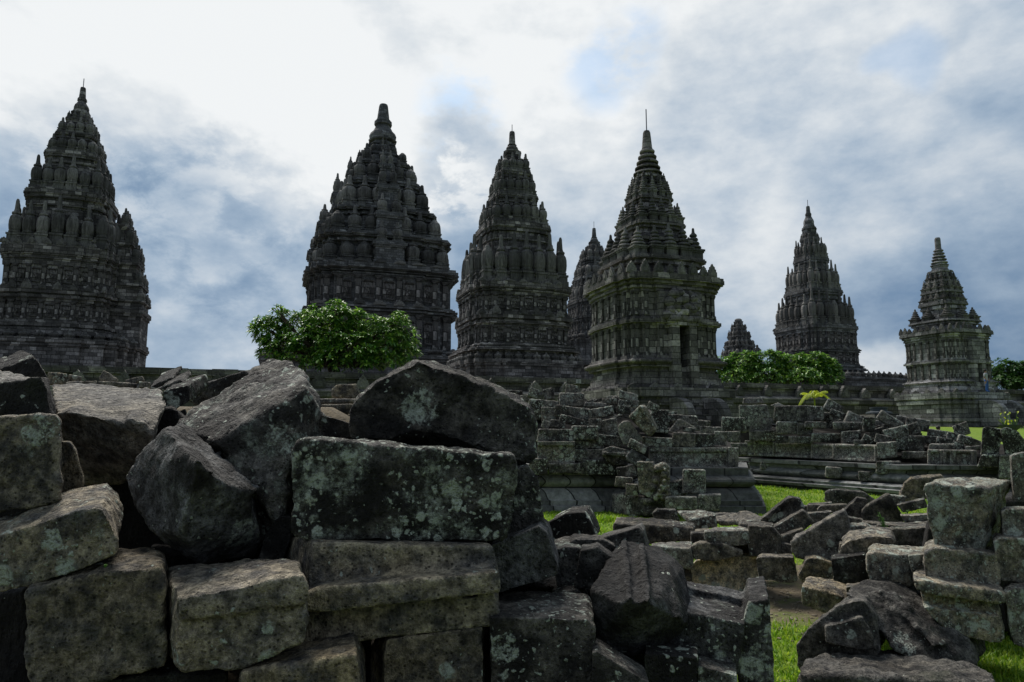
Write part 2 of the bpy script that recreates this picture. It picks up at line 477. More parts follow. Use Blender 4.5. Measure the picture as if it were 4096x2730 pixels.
class MB:
    def __init__(self):
        self.v, self.f = [], []

    def add(self, verts, faces):
        k = len(self.v)
        self.v += [tuple(p) for p in verts]
        self.f += [tuple(i + k for i in f) for f in faces]
        return self

    def box(self, x0, x1, y0, y1, z0, z1, top=1.0):
        cx, cy = (x0 + x1) / 2, (y0 + y1) / 2
        p = [(x0, y0, z0), (x1, y0, z0), (x1, y1, z0), (x0, y1, z0)]
        q = [(cx + (x - cx) * top, cy + (y - cy) * top, z1) for x, y, _ in p]
        return self.add(p + q, [(3, 2, 1, 0), (4, 5, 6, 7), (0, 1, 5, 4), (1, 2, 6, 5), (2, 3, 7, 6), (3, 0, 4, 7)])

    def rings(self, rings, cap=True):
        n = len(rings[0])
        vs = [p for r in rings for p in r]
        fs = []
        for k in range(len(rings) - 1):
            for i in range(n):
                j = (i + 1) % n
                fs.append((k * n + i, k * n + j, (k + 1) * n + j, (k + 1) * n + i))
        if cap:
            fs.append(tuple(range(n - 1, -1, -1)))
            fs.append(tuple((len(rings) - 1) * n + i for i in range(n)))
        return self.add(vs, fs)

    def lathe(self, prof, n=12, cx=0, cy=0, rib=0.0, phase=0.0):
        rs = []
        for r, z in prof:
            rs.append([(cx + r * (1 + rib * (i % 2)) * math.cos(2 * math.pi * i / n + phase), cy + r * (1 + rib * (i % 2)) * math.sin(2 * math.pi * i / n + phase), z) for i in range(n)])
        return self.rings(rs)

    def prism(self, poly, y0, y1):
        """poly in (x, z), extruded along y"""
        n = len(poly)
        vs = [(x, y0, z) for x, z in poly] + [(x, y1, z) for x, z in poly]
        fs = [tuple(range(n)), tuple(range(2 * n - 1, n - 1, -1))]
        for i in range(n):
            j = (i + 1) % n
            fs.append((j, i, n + i, n + j))
        return self.add(vs, fs)

    def tube(self, pts, rad, n=7):
        rs = []
        for k, p in enumerate(pts):
            p = Vector(p)
            d = (Vector(pts[min(k + 1, len(pts) - 1)]) - Vector(pts[max(k - 1, 0)])).normalized()
            a = d.orthogonal().normalized()
            if k and rs:
                a = (prev - prev.dot(d) * d).normalized()
            prev = a
            bb = d.cross(a)
            r = rad[k] if isinstance(rad, (list, tuple)) else rad
            rs.append([p + (a * math.cos(2 * math.pi * i / n) + bb * math.sin(2 * math.pi * i / n)) * r for i in range(n)])
        return self.rings(rs)

    def mesh(self, name):
        me = bpy.data.meshes.new(name)
        me.from_pydata([tuple(p) for p in self.v], [], self.f)
        bm = bmesh.new()
        bm.from_mesh(me)
        bmesh.ops.recalc_face_normals(bm, faces=bm.faces)
        bm.to_mesh(me)
        bm.free()
        return me

    def build(self, name, mat, parent=None, smooth=False, **kw):
        return link_mesh(name, self.mesh(name), mat, parent, smooth=smooth, **kw)


# ------------------------------------------------------------------ terrain and court
GRID = math.radians(18.8)                     # the whole compound is turned this much to the view
WALL_Y0, SLOPE = 50.0, math.tan(GRID)
COURT_Z = 4.9


def sstep(x, a, b):
    t = min(1.0, max(0.0, (x - a) / (b - a)))
    return t * t * (3 - 2 * t)


def ground_z(x, y):
    z = 1.75 * sstep(y, 20, 54)
    # heap of earth and small rubble under the near stones
    m = 0.62 * sstep(y, 0.9, 2.0) * (1 - sstep(y, 4.0, 6.2)) * (1 - sstep(x, 0.35, 1.25)) * sstep(x, -6.5, -3.5)
    z += m + 1.85 * sstep(y, 6.6, 8.2) * (1 - sstep(y, 10.0, 12.5)) * sstep(x, -8.5, -6.5) * (1 - sstep(x, -2.2, -.6))
    z += 0.03 * mnoise.noise(Vector((x * 0.8, y * 0.8, 0))) * (1 if y < 60 else 0)
    return z


def bare_amount(x, y):
    b = sstep(y, 0.3, 1.5) * (1 - sstep(y, 4.6, 6.5)) * (1 - sstep(x, 0.75, 1.35))
    b = max(b, 0.95 * math.exp(-(((x - 2.15) / 0.95) ** 2 + ((y - 7.0) / 0.75) ** 2)))
    b = max(b, 0.6 * math.exp(-(((x - 1.35) / 0.4) ** 2 + ((y - 4.3) / 0.4) ** 2)))
    b = max(b, sstep(y, 6.2, 7.0) * (1 - sstep(y, 11.6, 12.6)) * (1 - sstep(x, -1.2, -.5)) * sstep(x, -8.6, -7.8))
    b = max(b, 0.8 * math.exp(-(((x - 0.6) / 1.2) ** 2 + ((y - 7.8) / 1.2) ** 2)))
    q = sstep(y, 5.3, 6.1) * (1 - sstep(y, 8.2, 9.0)) * sstep(x, -.4, .3) * (1 - sstep(x, 4.3, 5.0))
    b = max(b, .6 * q)
    return b


def build_ground():
    ys = list(np.concatenate([np.arange(-6, 24, 0.22), np.arange(24, 70, 1.0), [75, 85, 100, 130, 180, 260, 400, 700, 1200, 2500]]))
    xs = list(np.concatenate([[-2500, -900, -400, -200, -120, -80, -55, -40], np.arange(-30, -9, 1.5), np.arange(-9, 14, 0.22), np.arange(14, 42, 1.5), [50, 65, 90, 130, 220, 420, 900, 2500]]))
    nx = len(xs)
    vs = [(x, y, ground_z(x, y)) for y in ys for x in xs]
    fs = [(j * nx + i, j * nx + i + 1, (j + 1) * nx + i + 1, (j + 1) * nx + i) for j in range(len(ys) - 1) for i in range(nx - 1)]
    me = bpy.data.meshes.new('ground')
    me.from_pydata(vs, [], fs)
    a = me.attributes.new('bare', 'FLOAT', 'POINT')
    a.data.foreach_set('value', [bare_amount(x, y) for x, y, _ in vs])
    o = link_mesh('ground', me, M['ground'], smooth=True)
    tag(o, kind='structure')


build_ground()


def wall_pt(x, off=0.0):
    """point on the court wall's line, off metres in front of it"""
    return Vector((x + off * math.sin(GRID), WALL_Y0 + x * SLOPE - off * math.cos(GRID), 0))


def build_court():
    # raised inner court behind the wall
    a, b2 = wall_pt(-75, -0.6), wall_pt(140, -0.6)
    far = Vector((-math.sin(GRID), math.cos(GRID), 0)) * 170
    mb = MB()
    p = [a, b2, b2 + far, a + far]
    mb.rings([[(q.x, q.y, 0.5) for q in p], [(q.x, q.y, COURT_Z) for q in p]])
    tag(mb.build('court_terrace_ground', M['wall']), kind='structure')


build_court()
# ------------------------------------------------------------------ picture frames used for measuring (origin x, origin y, scale)
FR = {'o': (0, 0, 1.7408), 'A1': (0, 250, .797), 'A2': (1000, 350, .765), 'A3': (1700, 450, .797), 'A4': (2800, 780, .638),
      'H': (3400, 1250, .3188), 'E': (2250, 950, .4464), 'K': (1750, 1050, .3507), 'L': (0, 1000, .3507),
      '1': (0, 1400, .46749), '2': (0, 2000, .46749), '3': (1000, 1400, .5102), '4': (1000, 2000, .51),
      '5': (2000, 1500, .46749), '6': (2000, 2000, .46749), '7': (3000, 1500, .46579), '8': (3000, 2000, .46579)}


def F(fr, x, y):
    a, b, s = FR[fr]
    return a + x * s, b + y * s


def atf(fr, x, y, Y):
    return at(*F(fr, x, y), Y)


# ------------------------------------------------------------------ temples
T0, T1, D1, D2 = 0.46, 0.73, 0.935, 0.865


def plan(w, o=0.0):
    side = [(-D2, -D2), (-T1, -D2), (-T1, -D1), (-T0, -D1), (-T0, -1), (T0, -1), (T0, -D1), (T1, -D1), (T1, -D2)]
    sg = lambda q: (q > 0) - (q < 0)
    base = [(x * w + sg(x) * o, y * w + sg(y) * o) for x, y in side]
    out = []
    for k in range(4):
        for x, y in base:
            for _ in range(k):
                x, y = -y, x
            out.append((x, y))
    return out


def ext(theta):
    return max(x * math.cos(theta) + y * math.sin(theta) for x, y in plan(1.0))


def loft(prof, w):
    return MB().rings([[(x, y, z) for x, y in plan(w, o)] for z, o in prof])


def prof_steps(z0, z1, seq):
    """seq of (height fraction, offset): a stack of mouldings with vertical faces"""
    out, h = [], z1 - z0
    for i, (f, o) in enumerate(seq):
        f2 = seq[i + 1][0] if i + 1 < len(seq) else 1.0
        out += [(z0 + h * f, o), (z0 + h * f2 - (h * 0.004 if i + 1 < len(seq) else 0), o)]
    return out


def mesh_pinnacle():
    mb = MB()
    mb.box(-1, 1, -1, 1, 0, 0.10).box(-0.86, 0.86, -0.86, 0.86, 0.10, 0.19).box(-0.98, 0.98, -0.98, 0.98, 0.19, 0.23)
    mb.lathe([(0.74, 0.23), (0.90, 0.25), (0.92, 0.28), (0.80, 0.29), (0.90, 0.33), (0.97, 0.42), (0.95, 0.52), (0.84, 0.59), (0.60, 0.635), (0.52, 0.65),
              (0.66, 0.66), (0.66, 0.69), (0.46, 0.71), (0.40, 0.73), (0.34, 0.76), (0.25, 0.95), (0.16, 0.99), (0.02, 1.0)], 14, rib=0.09)
    return mb.mesh('pinnacle')


def mesh_stacked():
    mb = MB()
    mb.box(-0.80, 0.80, -0.80, 0.80, 0, 0.20).box(-0.9, 0.9, -0.9, 0.9, 0.20, 0.25).box(-1.0, 1.0, -1.0, 1.0, 0.25, 0.31)
    z, r = 0.31, 0.95
    for k in range(4):
        mb.lathe([(r * 0.72, z), (r * 0.74, z + 0.035), (r, z + 0.055), (r, z + 0.09), (r * 0.84, z + 0.125)], 12)
        z += 0.125
        r *= 0.79
    mb.lathe([(0.26, z), (0.26, z + 0.03), (0.20, z + 0.05), (0.16, 0.97), (0.10, 1.0)], 10)
    return mb.mesh('stacked_pinnacle')


def mesh_bulb():
    mb = MB()
    mb.box(-0.95, 0.95, -0.95, 0.95, 0, 0.12)
    mb.lathe([(0.75, 0.12), (0.9, 0.15), (0.78, 0.19), (0.92, 0.28), (1.0, 0.42), (0.96, 0.54), (0.78, 0.63), (0.55, 0.67), (0.60, 0.69), (0.60, 0.72), (0.36, 0.74), (0.30, 0.79), (0.22, 0.96), (0.05, 1.0)], 18, rib=0.10)
    return mb.mesh('ribbed_finial')


def mesh_antefix():
    half = [(0.50, 0), (0.50, 0.42), (0.40, 0.44), (0.40, 0.62), (0.27, 0.66), (0.25, 0.84), (0.12, 0.88), (0.0, 1.08)]
    poly = half + [(-x, z) for x, z in half[-2::-1]]
    mb = MB().prism(poly, -0.5, 0.5)
    mb.prism([(x * 0.55, 0.1 + z * 0.62) for x, z in poly], -0.68, -0.5)
    return mb.mesh('antefix')


def mesh_pilaster():
    mb = MB()
    mb.box(-0.5, 0.5, -1.35, 0.2, 0, 0.07).box(-0.44, 0.44, -1.15, 0.2, 0.07, 0.12).box(-0.36, 0.36, -0.9, 0.2, 0.12, 0.84)
    mb.box(-0.42, 0.42, -1.05, 0.2, 0.84, 0.88).box(-0.47, 0.47, -1.2, 0.2, 0.88, 0.93).box(-0.54, 0.54, -1.4, 0.2, 0.93, 1.0)
    return mb.mesh('pilaster')


def mesh_relief(seed):
    """niche with a carved standing figure, about 1 wide and 1 high"""
    r = random.Random(seed)
    nx, nz = 13, 22
    mb = MB()
    blobs = [(0, .80, .085, .085, .9), (0, .90, .05, .06, .7), (0, .60, .13, .13, 1), (-.15, .60, .05, .16, .7), (.15, .58, .05, .16, .7),
             (-.06, .33, .06, .2, .9), (.07, .33, .06, .2, .9), (0, .44, .14, .07, .9), (r.uniform(-.3, -.2), .35, .08, .2, .6), (r.uniform(.2, .3), .4, .08, .22, .6)]
    vs = []
    for k in range(nz):
        for i in range(nx):
            x, z = -0.5 + i / (nx - 1), k / (nz - 1)
            h = max(a * math.exp(-((x - bx) / sx) ** 2 - ((z - bz) / sz) ** 2) for bx, bz, sx, sz, a in blobs)
            h += r.uniform(0, .12)
            if i in (0, 1, nx - 2, nx - 1) or k in (0, 1, nz - 2, nz - 1):
                h = 0.75
            vs.append((x, -h, z))
    mb.add(vs, [(k * nx + i, k * nx + i + 1, (k + 1) * nx + i + 1, (k + 1) * nx + i) for k in range(nz - 1) for i in range(nx - 1)])
    mb.box(-0.5, 0.5, -0.02, 0.3, 0, 1)
    return mb.mesh('relief_panel')


def mesh_broken():
    mb = MB()
    mb.box(-1, 1, -1, 1, 0, 0.10).box(-0.86, 0.86, -0.86, 0.86, 0.10, 0.19).box(-0.98, 0.98, -0.98, 0.98, 0.19, 0.23)
    mb.lathe([(0.74, 0.23), (0.90, 0.25), (0.92, 0.28), (0.80, 0.29), (0.90, 0.33), (0.97, 0.42), (0.93, 0.50), (0.80, 0.58), (0.62, 0.62), (0.52, 0.64), (0.44, 0.67), (0.3, 0.70)], 14, rib=0.09)
    return mb.mesh('broken_pinnacle')


SH = {'broken': mesh_broken(), 'pinnacle': mesh_pinnacle(), 'stacked': mesh_stacked(), 'bulb': mesh_bulb(), 'antefix': mesh_antefix(), 'pilaster': mesh_pilaster(),
      'relief': [mesh_relief(k) for k in range(3)]}
for me in [SH[k] for k in ('broken', 'pinnacle', 'stacked', 'bulb', 'antefix')]:
    me.materials.append(M['orn'])


def inst(name, me, parent, loc, scale, rot=0.0, mat=None):
    if mat is not None and not me.materials:
        me.materials.append(mat)
    o = bpy.data.objects.new(name, me)
    C.objects.link(o)
    o.parent = parent
    o.location, o.scale, o.rotation_euler = loc, scale, (0, 0, rot)
    return o


def rot_k(x, y, k):
    for _ in range(k % 4):
        x, y = -y, x
    return x, y


def ring_positions(w, n):
    """n places per side along the stepped plan, corners once: (x, y, side)"""
    out = []
    for k in range(4):
        for i in range(n):
            t = (-1 + 2 * i / n) * D2
            d = 1.0 if abs(t) < T0 else (D1 if abs(t) < T1 else D2)
            x, y = rot_k(t * w, -d * w, k)
            out.append((x, y, k))
    return out


class Temple:
    def __init__(self, name, label, cat, fr, cx, cy, Y, z0, mat, orn, group):
        self.fr, self.cx, self.Y, self.z0, self.mat, self.orn = fr, cx, Y, z0, mat, orn
        p = atf(fr, cx, cy, Y)
        self.root = thing(name, label, cat, (p.x, Y, z0), GRID, group)
        self.theta = GRID + math.atan2(p.x, Y)
        self.ext = ext(abs(self.theta))
        self.persp = math.cos(math.atan2(p.x, Y)) * .985     # wide-angle stretch away from the picture's middle

    def z(self, y):
        return atf(self.fr, self.cx, y, self.Y).z - self.z0

    def w(self, y, hw):
        a, b = atf(self.fr, self.cx, y, self.Y), atf(self.fr, self.cx + hw, y, self.Y)
        return (b.x - a.x) / self.ext * self.persp

    def part(self, name, prof, w):
        return loft(prof, w).build(name, self.mat, self.root)

    def wall(self, name, z0, z1, w, sides, reliefs=True, frac=1.0):
        wl = self.part(name, [(z0, 0), (z1, 0)], w)
        h = z1 - z0
        for k in sides:
            for t, d in ((-.415, 1), (-.14, 1), (.14, 1), (.415, 1), (-.66, D1), (.66, D1), (-.82, D2), (.82, D2)):
                x, y = rot_k(t * w, -d * w, k)
                inst('pilaster', SH['pilaster'], wl, (x, y, z0), (w * 0.095, w * 0.035, h), k * math.pi / 2, self.mat)
            if reliefs:
                for i, (t, d, wd) in enumerate(((-.28, 1, .17), (0, 1, .17), (.28, 1, .17), (-.56, D1, .12), (.56, D1, .12))):
                    x, y = rot_k(t * w, -d * w, k)
                    inst('relief_panel', SH['relief'][(i + k) % 3], wl, (x, y, z0 + h * 0.13), (w * wd, w * 0.03, h * 0.70), k * math.pi / 2, self.mat)
        return wl

    def antefixes(self, z, w, h, n, sides):
        for x, y, k in ring_positions(w, n):
            if k in sides and random.random() > .08:
                hh = h * random.uniform(.6, 1.1)
                inst('antefix', SH['antefix'], self.root, (x, y, z), (w * 0.16 * random.uniform(.8, 1.15), w * 0.05, hh), k * math.pi / 2 + random.uniform(-.06, .06), self.orn)

    def row(self, z, w, h, n, kind='pinnacle', rmax=9.0, jitter=0.09, mid=1.0):
        r = min(w * D2 * 2 / n * 0.42, h * (0.22 if kind == 'pinnacle' else .36), rmax)
        for x, y, k in ring_positions(w - r * 0.95, n):
            hh = h * random.uniform(1 - jitter, 1 + jitter)
            kd = 'broken' if kind == 'pinnacle' and random.random() < .16 else kind
            inst('pinnacle', SH[kd], self.root, (x, y, z), (r, r, hh), k * math.pi / 2 + random.uniform(-.05, .05), self.orn)

    def rod(self, z0, z1):
        MB().tube([(0, 0, z0), (0, 0, z1)], 0.035, 5).build('lightning_rod', M['metal'], self.root)


def ratna_temple(label, fr, cx, Y, ledges, rows, body, bell, shaft, rod=None, spire_cx=None, sides=(0, 3), mat='temple', name='temple_tower', terrace_n=9, group='tall temples of the compound', rowf=.945, bays=False):
    T = Temple(name, label, 'temple', fr, spire_cx or cx, shaft[2], Y, COURT_Z, M[mat], M['orn'], group)
    z, w = T.z, T.w
    par, cb, st, sb, wb, bb, tt, tb, hww, hwt = body
    W0, ww = w(par, ledges[0][1]), w(cb, hww)
    # body
    dlt = W0 - ww
    T.part('cornice', prof_steps(z(cb), z(par), [(0, 0.02 * ww), (.10, .30 * dlt), (.22, .18 * dlt), (.30, .55 * dlt), (.40, .42 * dlt), (.48, .80 * dlt), (.56, dlt), (.70, .92 * dlt)]), ww)
    T.antefixes(z(par) - 0.02, W0 * 0.975, (z(par) - z(cb)) * 0.30, 7, sides)
    T.wall('upper_wall', z(st), z(cb), ww, sides)
    T.part('string_course', prof_steps(z(sb), z(st), [(0, .03 * ww), (.18, .07 * ww), (.36, .045 * ww), (.48, .09 * ww), (.72, .06 * ww), (.88, .03 * ww)]), ww)
    T.antefixes(z(sb) + (z(st) - z(sb)) * 0.70, ww * 1.075, (z(st) - z(sb)) * 0.55, 7, sides)
    T.wall('lower_wall', z(wb), z(sb), ww * 1.015, sides)
    T.part('base_moulding', prof_steps(z(bb), z(wb), [(0, .20 * ww), (.22, .16 * ww), (.40, .10 * ww), (.52, .13 * ww), (.72, .09 * ww), (.84, .045 * ww)]), ww)
    wt = w(tt, hwt)
    T.part('plinth', prof_steps(0, z(bb), [(0, 0)]), ww * 1.12)
    T.part('terrace', prof_steps(z(tb) - 1.6, z(tt), [(0, .05 * wt), (.30, .035 * wt), (.40, .012 * wt), (.84, .03 * wt), (.91, .045 * wt)]), wt)
    tr = wt * D2 * 2 / terrace_n
    for x, y, k in ring_positions(wt * 0.985, terrace_n):
        if k in sides or (k + 3) % 4 in sides:
            inst('balustrade_finial', SH['bulb'], T.root, (x, y, z(tt) - 0.01), (tr * 0.36, tr * 0.36, (z(tt - 46 * (0.8 if fr != 'A2' else 0.9)) - z(tt)) * random.uniform(0.95, 1.05)), 0, T.orn)
    # roof tiers
    for k in range(len(ledges) - 1):
        (ya, ha), (yb, hb) = ledges[k], ledges[k + 1]
        za, zb, Wa, Wb = z(ya), z(yb), w(ya, ha), w(yb, hb)
        c = Wb * 0.90
        d = Wb - c
        g = Wa * .80 - c
        T.part('roof_tier', prof_steps(za - 0.05, zb, [(0, g), (.08, g * .85), (.20, g * .55), (.34, g * .62), (.38, g * .4), (.66, d * .1), (.72, d * .6), (.80, d * .3), (.85, d * .9), (.91, d * 1.15), (.96, d)]), c)
        n, hf = rows[k]
        T.row(za, Wa * rowf, (zb - za) * hf, n)
        if bays:                       # projecting bays that climb the middle and flanks of every face
            for sd in sides:
                for tb_, dd, hwd in ((0, 1.0, .18),):
                    mb = MB()
                    for f0, f1, o in ((0, .10, .06), (.10, .16, .02), (.16, .52, 0), (.52, .58, .05), (.58, .66, .09), (.66, .72, .04)):
                        hw_, y1 = (hwd + o * .4) * Wa, dd * Wa * ((.94 if tb_ == 0 else .88) + o * .35)
                        pts = [rot_k(x, y, sd) for x, y in ((tb_ * Wa - hw_, -y1), (tb_ * Wa + hw_, -y1), (tb_ * Wa + hw_, -c * .6), (tb_ * Wa - hw_, -c * .6))]
                        mb.rings([[(x, y, za + (zb - za) * f) for x, y in pts] for f in (f0, f1)])
                    mb.build('projecting_bay', T.mat, T.root)
                    for q in ((-.5, .5) if tb_ == 0 else (0,)):
                        x, y = rot_k(tb_ * Wa + q * hwd * 1.1 * Wa, -dd * Wa * (.86 if tb_ == 0 else .80), sd)
                        inst('pinnacle', SH['pinnacle'], T.root, (x, y, za + (zb - za) * .70), (.07 * Wa, .07 * Wa, (zb - za) * (.68 if tb_ == 0 else .5)), sd * math.pi / 2, T.orn)
        T.part('roof_ledge', prof_steps(za - .02, za + (zb - za) * .16, [(0, 0), (.35, -.02 * Wa), (.5, -.035 * Wa), (.75, -.02 * Wa)]), Wa * (rowf - .02))
    # crowning bell and shaft
    yb, hb = ledges[-1]
    zb, Wb = z(yb), w(yb, hb) * T.ext
    bt, bh = bell
    zt, r = z(bt), w(bt, bh) * T.ext
    s0, h0, s1, h1 = shaft
    zs0, r0, zs1, r1 = z(s0), w(s0, h0) * T.ext, z(s1), w(s1, h1) * T.ext
    hh = zt - zb
    MB().lathe([(Wb * .92, zb - .1), (Wb * .95, zb + hh * .1), (Wb * .80, zb + hh * .12), (Wb * .78, zb + hh * .24), (max(r, Wb * .7) * 1.02, zb + hh * .27), (max(r, Wb * .7) * 1.05, zb + hh * .34),
                (r * .96, zb + hh * .36), (r * 1.0, zb + hh * .62), (r * .90, zb + hh * .82), (r * .70, zt), (r * .52, zt + (zs0 - zt) * .45), (r * .55, zt + (zs0 - zt) * .55), (r0 * 1.35, zt + (zs0 - zt) * .6), (r0 * 1.3, zt + (zs0 - zt) * .95), (r0, zs0)], 18, rib=.045).build('bell_dome', T.mat, T.root)
    MB().lathe([(r0 * 1.15, zs0 - .02), (r0 * 1.15, zs0 + (zs1 - zs0) * .05), (r0, zs0 + (zs1 - zs0) * .06), (r1, zs0 + (zs1 - zs0) * .86), (r1 * .86, zs0 + (zs1 - zs0) * .95), (r1 * .2, zs1)], 14).build('spire', T.mat, T.root, smooth=False)
    if rod:
        T.rod(zs1 - .05, z(rod))
    return T


random.seed(11)
# left tower (partly cut by the frame), with a stepped entrance porch on its right flank
TA = ratna_temple('dark tiered temple tower at the far left, its stepped porch facing the gap of sky', 'A1', 372, 58,
                  [(975, 330), (695, 240), (490, 164), (385, 120), (300, 76), (262, 52)], [(6, .80), (5, .80), (4, .90), (3, .95), (3, .9)],
                  (975, 1070, 1165, 1240, 1325, 1400, 1425, 1545, 308, 460), (212, 40), (185, 19, 125, 15), rod=82, spire_cx=418, sides=(0, 1), terrace_n=10)


def porch():
    T = TA
    lv = [(1545, 98, 1425), (1425, 98, 1240), (1240, 96, 1195), (1195, 84, 1110), (1110, 66, 1000), (1000, 40, 900), (900, 18, 810)]
    w0 = T.w(1300, 308)
    for i, (ya, px, yb) in enumerate(lv):
        d = T.w(ya, px) * T.ext * 1.62
        hw = w0 * (0.52 - 0.045 * i)
        za, zb = T.z(ya), T.z(yb)
        mb = MB()
        for f0, f1, o in ((0, .10, .14), (.10, .80, 0), (.80, .88, .10), (.88, 1.0, .2)):
            mb.box(w0 * 0.3, w0 + d + o, -hw - o, hw + o, za + (zb - za) * f0, za + (zb - za) * f1 + .01)
        mb.build('porch_tier', T.mat, T.root)
        if i not in (0, 1):
            h = (zb - za) * (1.0 if i > 2 else 1.5)
            for s in (-1, 0, 1):
                inst('pinnacle', SH['pinnacle'], T.root, (w0 + d - .1, s * hw * 0.85, zb), (.32, .32, min(h, 2.1)), 0, T.orn)


porch()
# the great temple in the middle
TB = ratna_temple('tallest and broadest temple tower, blunt bell-shaped top, rising behind the big green tree', 'A2', 690, 100,
                  [(1005, 412), (850, 364), (705, 288), (545, 207), (432, 150), (370, 88), (312, 68)], [(7, .95), (6, 1.0), (5, 1.05), (4, 1.1), (2, 1.55), (3, 1.1)],
                  (1005, 1062, 1190, 1240, 1400, 1440, 1455, 1560, 375, 600), (232, 70), (180, 34, 88, 24), rod=None, spire_cx=699, sides=(0, 3), mat='temple_far', terrace_n=10, bays=True, rowf=.91)
TC = ratna_temple('slender dark temple tower standing between the great tower and the shrine with the doorway', 'A3', 437, 64,
                  [(905, 293), (595, 190), (442, 130), (318, 96), (205, 46)], [(6, .78), (5, .86), (4, .92), (3, .80)],
                  (905, 962, 1035, 1112, 1185, 1225, 1270, 1372, 272, 335), (172, 30), (165, 17, 95, 14), rod=62, sides=(0, 3), terrace_n=11)
TD = ratna_temple('slim pointed temple tower half hidden behind the shrine with the doorway', 'A3', 848, 100,
                  [(960, 148), (840, 116), (745, 84), (685, 46), (655, 30)], [(5, .85), (4, .9), (3, 1.0), (3, .6)],
                  (960, 985, 1030, 1070, 1120, 1150, 1160, 1230, 140, 200), (635, 20), (630, 12, 580, 9), rod=548, sides=(0, 3), mat='temple_far', terrace_n=6)
TG = ratna_temple('distant slender temple tower above the low round-topped hedge, right of the open sky', 'A4', 688, 85,
                  [(840, 270), (612, 186), (408, 114), (275, 64), (215, 48)], [(6, .86), (5, .85), (4, .92), (3, .55)],
                  (840, 885, 975, 1010, 1075, 1115, 1170, 1230, 255, 545), (150, 34), (118, 15, 70, 12), rod=32, spire_cx=676, sides=(0, 3), mat='temple_far', terrace_n=18)


def far_shrine():
    T = Temple('temple_tower', 'small blunt stepped temple roof far off, rising over the left end of the hedge', 'temple', 'A4', 245, 900, 108, COURT_Z, M['temple_far'], M['orn'], 'tall temples of the compound')
    z, w = T.z, T.w
    lv = [(1015, 122), (950, 98), (890, 74), (835, 50), (795, 30)]
    T.part('wall', [(0, 0), (z(1015), 0)], w(1015, 105))
    for k in range(4):
        za, zb, Wa, Wb = z(lv[k][0]), z(lv[k + 1][0]), w(*lv[k]), w(*lv[k + 1])
        T.part('roof_tier', prof_steps(za, zb, [(0, .06 * Wa), (.15, 0), (.6, -.02 * Wa), (.75, .05 * Wb), (.9, .1 * Wb)]), Wb * .95)
        T.row(za, Wa, (zb - za) * .8, 5 - k)
    MB().lathe([(w(795, 30) * .9, z(795)), (w(795, 30), z(785)), (w(795, 24) * .8, z(778))], 12).build('dome', T.mat, T.root)
    x = atf('A4', 360, 980, 108).x - T.root.location.x
    inst('pinnacle', SH['pinnacle'], T.root, (x * math.cos(GRID) , -x * math.sin(GRID), z(1010)), (.6, .6, z(940) - z(1010)), 0, T.orn)


far_shrine()


